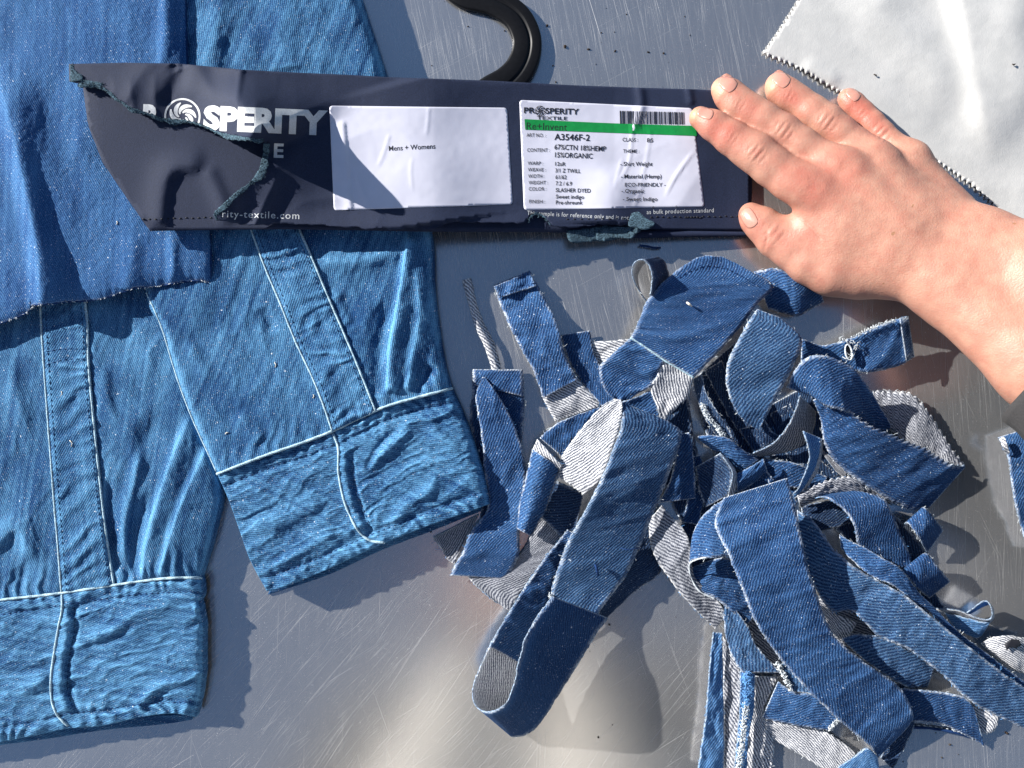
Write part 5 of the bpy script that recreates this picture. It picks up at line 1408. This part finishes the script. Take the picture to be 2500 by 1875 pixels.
v, q, t = tube(W(*np.array([(1515, 1338, 15), (1530, 1342, 15.5), (1545, 1341, 15), (1561, 1337, 14)]).T), 0.35e-3, 6); mesh_obj('loose_thread', v, [q, t], M['thread_dark'], s7)
# -- big rounded tab
strip('strip standing in a small teardrop loop above the large rounded tab', [(1580, 738, 14, 1590, 745, 4), (1556, 702, 18, 1568, 722, 4), (1543, 668, 22, 1556, 676, 6), (1548, 643, 24, 1574, 640, 7), (1567, 634, 25, 1602, 628, 8), (1586, 650, 25, 1624, 642, 8), (1592, 685, 23, 1634, 682, 8), (1588, 722, 20, 1628, 716, 6)], front='navy', back='back', up='f', flip=True, m=11, wave=.3)
s9, P9 = strip('large tab with a rounded stitched end on top of the pile near the thumb', [(1722, 624, 12, 1766, 627, 12), (1687, 637, 14, 1832, 662, 13), (1633, 676, 16, 1887, 697, 14), (1579, 734, 17.5, 1850, 742, 15), (1558, 788, 18, 1795, 812, 16.5), (1539, 824, 18, 1694, 922, 17)], front='mid', wave=1.1, m=22, edge=.7)
sub('narrow_end', s9, [(1539, 824, 17.4, 1622, 880, 17.0), (1500, 860, 16, 1607, 910, 15), (1463, 897, 12, 1592, 940, 12), (1475, 950, 9, 1560, 960, 10), (1500, 975, 8, 1530, 979, 9)], front='mid', wave=1.6)
sub('pale_lining', s9, [(1622, 880, 15.5, 1694, 922, 15.5), (1604, 918, 14, 1685, 950, 13), (1588, 947, 12, 1676, 972, 11), (1606, 1000, 11, 1646, 1000, 10), (1612, 1024, 10, 1622, 1024, 10)], up='b', wave=1.0)
cordline('seam_ridge', s9, [(1539, 824, 18.6), (1580, 850, 18.4), (1622, 880, 18.2), (1660, 902, 18), (1694, 922, 17.6)], 'piping', .55e-3)
stitches('stitching', [[(1592, 735), (1640, 694), (1690, 657), (1740, 643), (1800, 668), (1862, 705)], [(1596, 738), (1620, 728), (1650, 725), (1680, 740)]], lambda x, y: np.interp(y, [640, 700, 760], [14.6, 16.6, 17.6]) + 0 * x, s9)
v, q, t = tube(W(*np.array([(1676, 738, 18.5), (1682, 742, 19), (1689, 748, 18.6)]).T), np.array([.5e-3, .8e-3, .4e-3]), 7); mesh_obj('thread_knot', v, [q, t], M['lint'], s9)
strip('small blue triangle of denim peeking out below the rounded tab', [(1518, 981, 11, 1545, 1002, 10), (1560, 966, 11, 1580, 1008, 10), (1593, 951, 11, 1611, 1022, 10)], front='mid')
strip('short strip half hidden under the heel of the thumb', [(1841, 665, 6, 1875, 752, 5), (1890, 655, 9, 1915, 765, 6), (1935, 672, 11, 1950, 770, 7), (1975, 690, 8, 1985, 752, 5), (2000, 702, 6, 2011, 736, 4)], front='mid', cup=2)
# -- right half of the pile
strip('wrong-side strip with pinked edge lying on the table at the right of the pile', [(2130, 956, 4, 2140, 1015, 4), (2175, 955, 5, 2185, 1060, 4), (2225, 962, 5.5, 2225, 1088, 5), (2262, 1000, 5.5, 2245, 1102, 5), (2298, 1055, 5, 2280, 1122, 4), (2329, 1103, 5, 2310, 1137, 4), (2352, 1134, 4.5, 2344, 1142, 4)], up='b', back='back_dark', zig=(3.5, 0), cup=1.5)
s15, _ = strip('strip with a buttonhole lying at the right under the wrist', [(1957, 828, 9, 1955, 885, 8), (2010, 842, 9, 2030, 890, 8), (2068, 829, 10, 2090, 905, 8), (2140, 797, 13, 2130, 907, 9), (2185, 780, 14, 2190, 894, 9), (2217, 771, 14, 2232, 872, 9)], front='mid', fray=2)
a = np.linspace(0, 2 * math.pi, 30)
rg = np.stack([2072 + 8 * np.cos(a) + 3 * np.sin(a), 860 + 19 * np.sin(a), 12.2 + 0 * a], 1)
bh = cordline('buttonhole', s15, rg, 'thread_pale', .5e-3)
fringe('loose_thread', s15, [(2046, 828, 12), (2065, 832, 12), (2078, 838, 12.5), (2092, 842, 12.5), (2066, 880, 11)], 14, 40, 12, rad=.22e-3)
fc = poly_patch('slit', [(2066, 845), (2076, 843), (2079, 860), (2077, 875), (2068, 877), (2065, 862)], lambda x, y: 11.6 + 0 * x, [M['ink']], s15, step=6)  # black patch laid on top for the shaded opening
sub('folded_hem', s15, [(2196, 777, 15.6, 2212, 884, 10.6), (2206, 774, 15.6, 2221, 878, 10.6), (2217, 771, 15, 2231, 872, 10)], front='navy', m=7)
fringe('frayed_seam', s15, [(2085, 822, 13), (2120, 806, 14), (2155, 790, 15), (2185, 781, 15.6)], 7, 90, 17, rad=.25e-3)
strip('arched strip curving over below the buttonhole strip', [(1921, 946, 14, 1988, 969, 14), (1940, 905, 20, 2008, 985, 19), (1975, 871, 25, 2038, 998, 21), (2030, 872, 26, 2066, 1005, 20), (2083, 900, 23, 2085, 1015, 16), (2116, 940, 18, 2105, 1040, 10), (2141, 980, 11, 2135, 1052, 8), (2177, 1041, 7, 2160, 1062, 6)], front='mid', wave=.9)
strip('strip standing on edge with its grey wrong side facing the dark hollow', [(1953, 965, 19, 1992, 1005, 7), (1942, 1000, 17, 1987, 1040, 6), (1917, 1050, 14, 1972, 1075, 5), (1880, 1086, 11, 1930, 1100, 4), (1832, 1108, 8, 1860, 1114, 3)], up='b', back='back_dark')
strip('dark strip passing under the upright broad strip', [(1780, 983, 6, 1840, 960, 8), (1800, 1040, 5, 1880, 1046, 7), (1840, 1106, 4, 1906, 1066, 6)], front='navy')
s20, _ = strip('narrow strip with a fluffy white seam in the dark hollow', [(1692, 925, 9, 1712, 913, 13), (1703, 975, 9, 1727, 965, 13), (1726, 1030, 9, 1760, 1015, 13), (1756, 1070, 8, 1790, 1068, 12)], front='navy')
fringe('white_fluff', s20, [(1714, 985, 12.5), (1728, 1015, 12.5), (1745, 1035, 12), (1758, 1052, 12), (1772, 1068, 11)], 8, 220, 9, rad=.3e-3)
strip('broad upright strip with a rounded top in the upper middle of the pile', [(1848, 755, 21, 1905, 776, 21), (1833, 775, 22, 1957, 828, 22), (1802, 830, 23, 1942, 880, 22), (1774, 890, 21, 1910, 945, 18), (1778, 960, 16, 1882, 995, 16), (1808, 1018, 12, 1864, 1030, 13), (1846, 1048, 10, 1854, 1048, 10)], front='steel', wave=.8)
strip('pinked dark strip slanting down to the right edge of the pile', [(2007, 965, 17, 1986, 976, 17), (2047, 983, 18, 2003, 1020, 15), (2116, 1034, 18, 2013, 1085, 14), (2188, 1067, 16, 2052, 1140, 12), (2264, 1099, 13, 2132, 1197, 10), (2322, 1132, 10, 2212, 1240, 7), (2359, 1137, 7, 2264, 1243, 4)], front='indigo', zig=(4, 0), cup=.8)
strip('small curled blue strip left of centre in the pile, under the fluffy seam', [(1704, 1066, 9, 1704, 1071, 9), (1733, 1062, 11, 1738, 1096, 8), (1780, 1071, 12, 1766, 1112, 8), (1816, 1099, 11, 1795, 1142, 7), (1852, 1124, 9, 1806, 1152, 6)], front='mid', cup=1.5)
s23, _ = strip('dark rounded scrap with a pale upright edge at the pile centre', [(1757, 1107, 11, 1698, 1140, 7), (1787, 1154, 11, 1704, 1190, 6), (1776, 1210, 9, 1722, 1239, 5)], front='navy')
sub('pale_edge', s23, [(1757, 1106, 13, 1766, 1112, 11), (1775, 1130, 13.5, 1786, 1135, 11), (1788, 1158, 13, 1799, 1162, 10), (1776, 1212, 10, 1792, 1212, 9)], up='b', m=7)
strip('small folded blue end above the long central strip', [(1799, 1156, 9, 1798, 1203, 7), (1835, 1137, 11, 1836, 1182, 7), (1864, 1121, 11, 1873, 1149, 8)], front='mid', cup=1.5)
s40, _ = strip('sunlit curl of strip standing on its edge in the pile centre', [(1960, 1052, 18, 2004, 1070, 14), (1972, 1090, 18, 1999, 1112, 13), (1975, 1126, 16, 1984, 1154, 12), (1953, 1184, 12, 1957, 1197, 9), (1935, 1207, 8, 1939, 1216, 7)], front='bright', fray=2)
sub('pale_edge', s40, [(2004, 1070, 14.4, 2009, 1080, 12), (1999, 1112, 13.4, 2003, 1122, 11), (1984, 1154, 12.4, 1990, 1160, 10), (1957, 1197, 9.4, 1960, 1203, 8), (1939, 1216, 7.4, 1942, 1222, 6)], up='b', m=7)
strip('grey wrong-side strip with zigzag edge arching over the round hollow', [(1946, 1208, 8, 1953, 1238, 6), (2000, 1180, 11, 2011, 1214, 7), (2040, 1169, 12, 2050, 1210, 8), (2080, 1165, 12, 2098, 1209, 8), (2120, 1178, 10, 2130, 1214, 7), (2168, 1214, 7, 2160, 1224, 6)], up='b', back='back_dark', zig=(3, 0), cup=1)
strip('wide strip bowed into a loop round the hollow at the right of the pile', [(1985, 1216, 8, 2060, 1195, 9), (2018, 1216, 13, 2120, 1204, 12), (2062, 1248, 16, 2162, 1222, 14), (2087, 1288, 16, 2180, 1255, 13), (2095, 1330, 13, 2200, 1305, 11), (2134, 1352, 11, 2219, 1352, 9), (2194, 1387, 9, 2225, 1379, 8)], front='indigo', wave=.7)
strip('upper of the two small dark rolls at the right edge of the pile', [(2220, 1300, 3, 2264, 1260, 3), (2206, 1286, 8, 2252, 1242, 8), (2216, 1278, 13, 2260, 1240, 13), (2242, 1310, 14, 2284, 1270, 14), (2263, 1350, 7, 2302, 1294, 7)], front='indigo', back='back', up='f', flip=True, fray=2)
strip('lower of the two small dark rolls at the right edge of the pile', [(2206, 1408, 3, 2252, 1370, 3), (2193, 1404, 8, 2240, 1366, 8), (2203, 1398, 13, 2262, 1352, 13), (2240, 1436, 13, 2294, 1390, 13), (2268, 1460, 5, 2319, 1420, 5)], front='indigo', back='back', up='f', flip=True, fray=2)
s26, _ = strip('twisted strip showing its grey wrong side left of the long central strip', [(1585, 1270, 6, 1615, 1234, 8), (1592, 1346, 8, 1666, 1290, 10), (1637, 1417, 9, 1686, 1332, 11), (1687, 1478, 8, 1694, 1405, 9), (1722, 1512, 6, 1740, 1452, 7), (1745, 1536, 5, 1776, 1500, 6)], up='b', back='back_dark', fray=1.5)
cordline('loose_thread', s26, [(1588, 1300, 7), (1592, 1330, 6), (1586, 1372, 4), (1590, 1402, 2)], 'thread_blue', .35e-3)
strip('pale blue strip hanging vertically to the bottom of the picture', [(1741, 1543, 8, 1763, 1545, 7), (1731, 1640, 8, 1764, 1660, 6), (1720, 1760, 8, 1767, 1780, 5), (1703, 1890, 8, 1766, 1890, 4)], front='bright')
strip('dark wrong-side strip right of the pale vertical strip', [(1765, 1552, 4, 1786, 1590, 5), (1766, 1660, 3, 1806, 1640, 6), (1768, 1780, 3, 1805, 1740, 6), (1768, 1890, 3, 1795, 1890, 6)], up='b', back='back_dark')
strip('wrong-side strip on the table at the bottom, right of the fluffy strip', [(1845, 1650, 3, 1900, 1652, 3), (1838, 1730, 3, 1862, 1745, 3), (1828, 1800, 3, 1888, 1812, 3), (1816, 1890, 3, 1884, 1890, 3)], up='b')
s29, _ = strip('bright blue strip with fluffy white fraying at the bottom of the picture', [(1806, 1638, 7, 1843, 1645, 7), (1806, 1720, 8, 1840, 1730, 7), (1800, 1800, 8, 1828, 1800, 7), (1792, 1890, 8, 1820, 1890, 7)], front='bright', fray=5)
fringe('white_fluff', s29, [(1822, 1720, 9), (1816, 1780, 9.5), (1808, 1840, 9.5), (1803, 1890, 9)], 12, 220, 21, rad=.28e-3)
fringe('blue_fluff', s29, [(1826, 1645, 8.5), (1826, 1690, 9), (1822, 1730, 9)], 14, 120, 22, 'thread_blue', rad=.28e-3)
strip('wedge of strip right of the twisted strip, over the vertical ones', [(1767, 1466, 6, 1772, 1462, 6), (1768, 1530, 6.5, 1822, 1522, 8), (1785, 1595, 6.5, 1847, 1575, 8), (1810, 1640, 7.5, 1906, 1642, 7.5)], front='steel')
strip('large strip lying wrong side up along the bottom of the pile', [(1859, 1752, 3, 1880, 1800, 3), (1930, 1768, 4, 1939, 1834, 3), (2000, 1780, 4, 2000, 1870, 3), (2060, 1815, 4, 2050, 1900, 3), (2088, 1838, 4, 2080, 1900, 3)], up='b', fray=1.5)
s33, _ = strip('flat blue wedge under the lower half of the long central strip', [(1899, 1664, 6, 1860, 1752, 5), (1940, 1690, 8, 1930, 1769, 6), (1989, 1698, 9, 1985, 1777, 7), (2046, 1757, 7, 2022, 1781, 6)], front='mid')
fringe('frayed_end', s33, [(2046, 1757, 8), (2036, 1768, 8), (2027, 1780, 7.5)], 8, 50, 31)
s32, _ = strip('small ribbed scrap with a white frayed end left of the long central strip', [(1895, 1617, 8, 1924, 1620, 9), (1915, 1653, 10, 1955, 1658, 10), (1935, 1687, 9, 1988, 1694, 10)], front='steel')
fringe('frayed_end', s32, [(1895, 1617, 9), (1907, 1635, 10), (1918, 1655, 10.5), (1932, 1684, 10)], 9, 110, 33)
strip('grey strip below the shoulder of the wide diagonal strip', [(2056, 1561, 8, 2064, 1567, 8), (2084, 1550, 9.5, 2110, 1610, 8), (2145, 1553, 10, 2162, 1648, 8), (2213, 1582, 9, 2217, 1677, 6), (2281, 1629, 6, 2264, 1678, 4)], front='steel', cup=1)
strip('pale wrong-side patch seen through the gap between the two longest strips', [(2003, 1476, 5, 2018, 1535, 5), (2044, 1499, 6, 2044, 1556, 5), (2092, 1521, 6, 2064, 1566, 5)], up='b')
s46, _ = strip('dark strip in shade at the bottom right, under the wide diagonal strip', [(2200, 1680, 6, 2226, 1760, 4), (2280, 1688, 8, 2300, 1768, 5), (2344, 1698, 9, 2350, 1792, 5), (2375, 1725, 8, 2385, 1810, 4), (2397, 1796, 5, 2403, 1822, 3)], front='indigo')
cordline('lower_edge', s46, [(2210, 1775, 2), (2270, 1778, 2), (2330, 1788, 2), (2370, 1800, 2)], 'thread_dark', .9e-3)
stitches('stitching', [[(2212, 1771), (2270, 1773), (2330, 1783), (2368, 1797)]], lambda x, y: 2.8 + 0 * x, s46, 'thread_pale', 6, 8, .2e-3)
strip('white scalloped strip end beside the dark strip at the bottom right', [(2372, 1722, 5, 2388, 1790, 3.4), (2405, 1730, 5, 2400, 1791, 3.4), (2433, 1745, 5, 2415, 1790, 3.4), (2436, 1768, 4.6, 2427, 1784, 3.4)], up='b')
s42, _ = strip('narrow loop of strip with a pale inside at the far right', [(2286, 1486, 7, 2292, 1500, 4), (2335, 1489, 10, 2340, 1503, 5), (2384, 1508, 12, 2388, 1519, 6), (2415, 1512, 13, 2412, 1521, 6), (2422, 1492, 14, 2426, 1506, 6), (2405, 1467, 13, 2416, 1476, 6), (2360, 1496, 10, 2368, 1498, 5)], up='b', front='bright', m=9, wave=.2)
sub('outer_face', s42, [(2305, 1495, 5.5, 2330, 1532, 3), (2360, 1508, 8, 2366, 1552, 3), (2400, 1518, 10, 2386, 1557, 3), (2418, 1518, 11, 2398, 1548, 3)], front='bright')
strip('white wrong-side scrap with a dark painted slit at the right edge of the picture', [(2394, 1570, 4, 2434, 1607, 3), (2425, 1556, 8, 2460, 1627, 5), (2465, 1551, 9, 2490, 1642, 5), (2520, 1560, 6, 2530, 1652, 4)], up='b', cup=2)
fc = poly_patch('slit', [(2452, 1572), (2470, 1560), (2488, 1562), (2494, 1575), (2480, 1583), (2466, 1580), (2458, 1588)], lambda x, y: np.interp(x, [2440, 2500], [11.5, 11.5]) + 0 * y, [M['ink']], strips[-1], step=7)  # black patch stands in for the shade inside the hole
s25, _ = strip('strip folded back in a tight bend left of the long central strip', [(1812, 1215, 20, 1815, 1350, 18.5), (1765, 1221, 20, 1780, 1358, 19), (1717, 1258, 18, 1727, 1363, 19), (1694, 1300, 15, 1692, 1367, 17), (1686, 1345, 12, 1684, 1374, 13.5)], front='mid')
sub('under_layer', s25, [(1692, 1385, 4, 1684, 1396, 6), (1740, 1366, 5, 1709, 1442, 8), (1787, 1366, 6, 1745, 1460, 8), (1826, 1420, 6, 1787, 1492, 7), (1856, 1490, 5, 1824, 1524, 5)], front='mid')
cordline('cut_edge', s25, [(1760, 1357, 18.6), (1712, 1363, 18.6), (1688, 1372, 15), (1683, 1385, 11), (1688, 1412, 9), (1709, 1444, 8.6), (1745, 1462, 8.6)], 'thread_pale', .55e-3)
strip('wide long strip running diagonally off the right edge of the picture', [(1946, 1245, 8, 1950, 1330, 8), (1990, 1275, 11, 1968, 1390, 10), (2035, 1340, 14, 1997, 1447, 12), (2090, 1385, 16, 2032, 1492, 13), (2140, 1415, 17, 2082, 1492, 14), (2200, 1447, 18, 2145, 1553, 14), (2260, 1495, 18, 2224, 1590, 14), (2340, 1558, 17, 2293, 1641, 13), (2420, 1620, 15, 2362, 1707, 11), (2470, 1658, 13, 2425, 1743, 9), (2560, 1720, 9, 2540, 1795, 6)], front='steel', wave=.9, fray=1.5)
strip('slim strip following the upper edge of the wide diagonal strip', [(2049, 1306, 15, 2053, 1337, 14), (2098, 1331, 17, 2085, 1372, 16), (2152, 1360, 18.5, 2135, 1410, 18), (2199, 1389, 18, 2187, 1434, 18.6), (2240, 1443, 15, 2230, 1468, 17), (2281, 1484, 14, 2270, 1495, 15), (2352, 1552, 13, 2340, 1565, 13), (2432, 1612, 11, 2420, 1628, 11), (2540, 1695, 8, 2530, 1712, 8)], front='mid')
s24, _ = strip('long central strip curving from the middle of the pile down to the bottom', [(1765, 1216, 22, 1921, 1167, 22), (1745, 1280, 24, 1941, 1240, 24), (1776, 1350, 26, 1957, 1310, 26), (1798, 1404, 26, 1972, 1385, 26), (1827, 1480, 25, 1996, 1455, 24), (1856, 1538, 24, 2025, 1535, 22), (1903, 1606, 21, 2070, 1585, 20), (1975, 1687, 18, 2130, 1630, 17), (2047, 1756, 15, 2192, 1675, 14), (2098, 1799, 12, 2228, 1737, 12), (2127, 1825, 9, 2217, 1772, 9), (2143, 1850, 4, 2167, 1824, 5)], front='mid', wave=1.0, m=22)
sub('turned_tip', s24, [(2046, 1874, 5, 2060, 1900, 4), (2088, 1846, 9, 2100, 1890, 5), (2116, 1826, 11, 2136, 1884, 6), (2142, 1846, 9, 2148, 1890, 5)], front='bright', fray=2)
s54, _ = strip('cut end of blue denim at the right edge of the picture, apart from the pile', [(2436, 1068, 6, 2560, 1030, 6), (2455, 1102, 8, 2560, 1096, 8), (2466, 1150, 9, 2560, 1150, 8), (2476, 1220, 8, 2565, 1230, 7), (2494, 1290, 7, 2570, 1300, 6), (2512, 1345, 6, 2580, 1350, 5)], front='mid')
a = np.linspace(0, 2 * math.pi, 26)
sub('rolled_edge', s54, [(2440, 1070, 10, 2452, 1066, 11), (2446, 1090, 12, 2460, 1086, 12.5), (2456, 1108, 10, 2466, 1106, 11)], up='b', m=7)

W = W_flat
# ------------------------------------------------------------------ grit on the table and lint
def crumbs(name, spots, mat, label):
    parts = []
    for k, (x, y, r) in enumerate(spots):
        r = r * 0.8
        rg = np.random.default_rng(k + 50)
        bmx = bmesh.new(); bmesh.ops.create_icosphere(bmx, subdivisions=1, radius=1.0)
        v = np.array([q.co[:] for q in bmx.verts]); f = np.array([[q.index for q in t.verts] for t in bmx.faces]); bmx.free()
        v = v * (1 + 0.3 * rg.standard_normal((len(v), 1))) * np.array([r, r * rg.uniform(.6, 1.1), r * .6]) * S
        parts.append((v + W(x, y, r * .5 * S * 1e3), np.zeros((0, 4), int), f))
    V, T, o = [], [], 0
    for v, q, t in parts: V.append(v); T.append(t + o); o += len(v)
    ob = mesh_obj(name, np.vstack(V), np.vstack(T), mat)
    tag(ob, label, kind='stuff')
    return ob
sp = [(1336, 62, 4.5), (1143, 64, 3), (1232, 75, 3), (1380, 113, 5), (1437, 120, 4), (1468, 80, 2.5), (1502, 124, 3), (1530, 35, 2), (1357, 200, 3), (1054, 160, 2), (1350, 160, 2.5), (1455, 157, 2), (1480, 20, 2), (1620, 130, 3), (1582, 127, 3), (1500, 78, 2), (1672, 40, 2), (1685, 86, 2), (1585, 128, 2),
      (1052, 1298, 3), (1488, 1525, 4), (1560, 1440, 1.5), (1520, 1560, 1.5), (1650, 1507, 1.8), (1440, 1590, 1.5), (2448, 1541, 2), (2460, 1790, 5), (2320, 1818, 4), (2200, 1820, 2.5), (2285, 1790, 2.5), (2205, 1860, 2), (1461, 1800, 3), (1495, 1770, 2), (860, 1420, 1.5), (2300, 1850, 3), (2340, 1842, 2)]
for k in range(110):
    r_ = rng.random()
    if r_ < .4: x, y = rng.uniform(950, 1850), rng.uniform(0, 215)
    elif r_ < .65: x, y = rng.uniform(1480, 1680), rng.uniform(1440, 1600)
    else: x, y = rng.uniform(500, 2500), rng.uniform(1300, 1880)
    sp.append((x, y, rng.uniform(.4, 1.0)))
crumbs('table_grit', sp, M['dirt'], 'fine dark grit scattered over the metal table')
tf = []
for x, y, a, l, zz in [(670, 885, .9, 12, None), (765, 963, 1.2, 9, None), (550, 1060, -1, 9, None), (150, 955, 1.3, 14, None), (170, 1075, .8, 16, None), (285, 540, 1.1, 8, None)]:
    if y > 700 and x > 500: z0 = float(zb(np.array([x]), np.array([y]))[0]) + .4
    elif y > 700: z0 = float(max(za(np.array([x]), np.array([y]))[0], zpa(np.array([x]), np.array([y]))[0])) + .4
    else: z0 = float(zpan(np.array([x]), np.array([y]))[0]) + .8
    q = np.array([[x, y], [x + l * .5 * math.cos(a), y + l * .5 * math.sin(a)], [x + l * math.cos(a + .5), y + l * math.sin(a + .5)]])
    tf.append(tube(W(q[:, 0], q[:, 1], z0), .3e-3, 4))
v, f = join(tf)
tag(mesh_obj('lint_specks', v, f, M['lint']), 'tiny pale lint threads lying on the blue sleeves', kind='stuff')
for k, (x, y, a) in enumerate([(2137, 183, .4), (2475, 158, -1.2)]):
    q = np.array([[x - 4, y - 2], [x, y], [x + 4, y + 2 * math.sin(a)]])
    z0 = float(zwhite_raw(q[1:2, 0], q[1:2, 1])[0]) + .9
    v, qf, t = tube(W(q[:, 0], q[:, 1], z0 + np.array([0, .3, 0])), np.array([.25e-3, .5e-3, .3e-3]), 6)
    o = mesh_obj('dark_speck', v, [qf, t], M['dirt'])
    tag(o, ['dark crumb on the white cloth nearest the little finger', 'dark crumb on the white cloth near the right picture edge'][k], 'crumb')
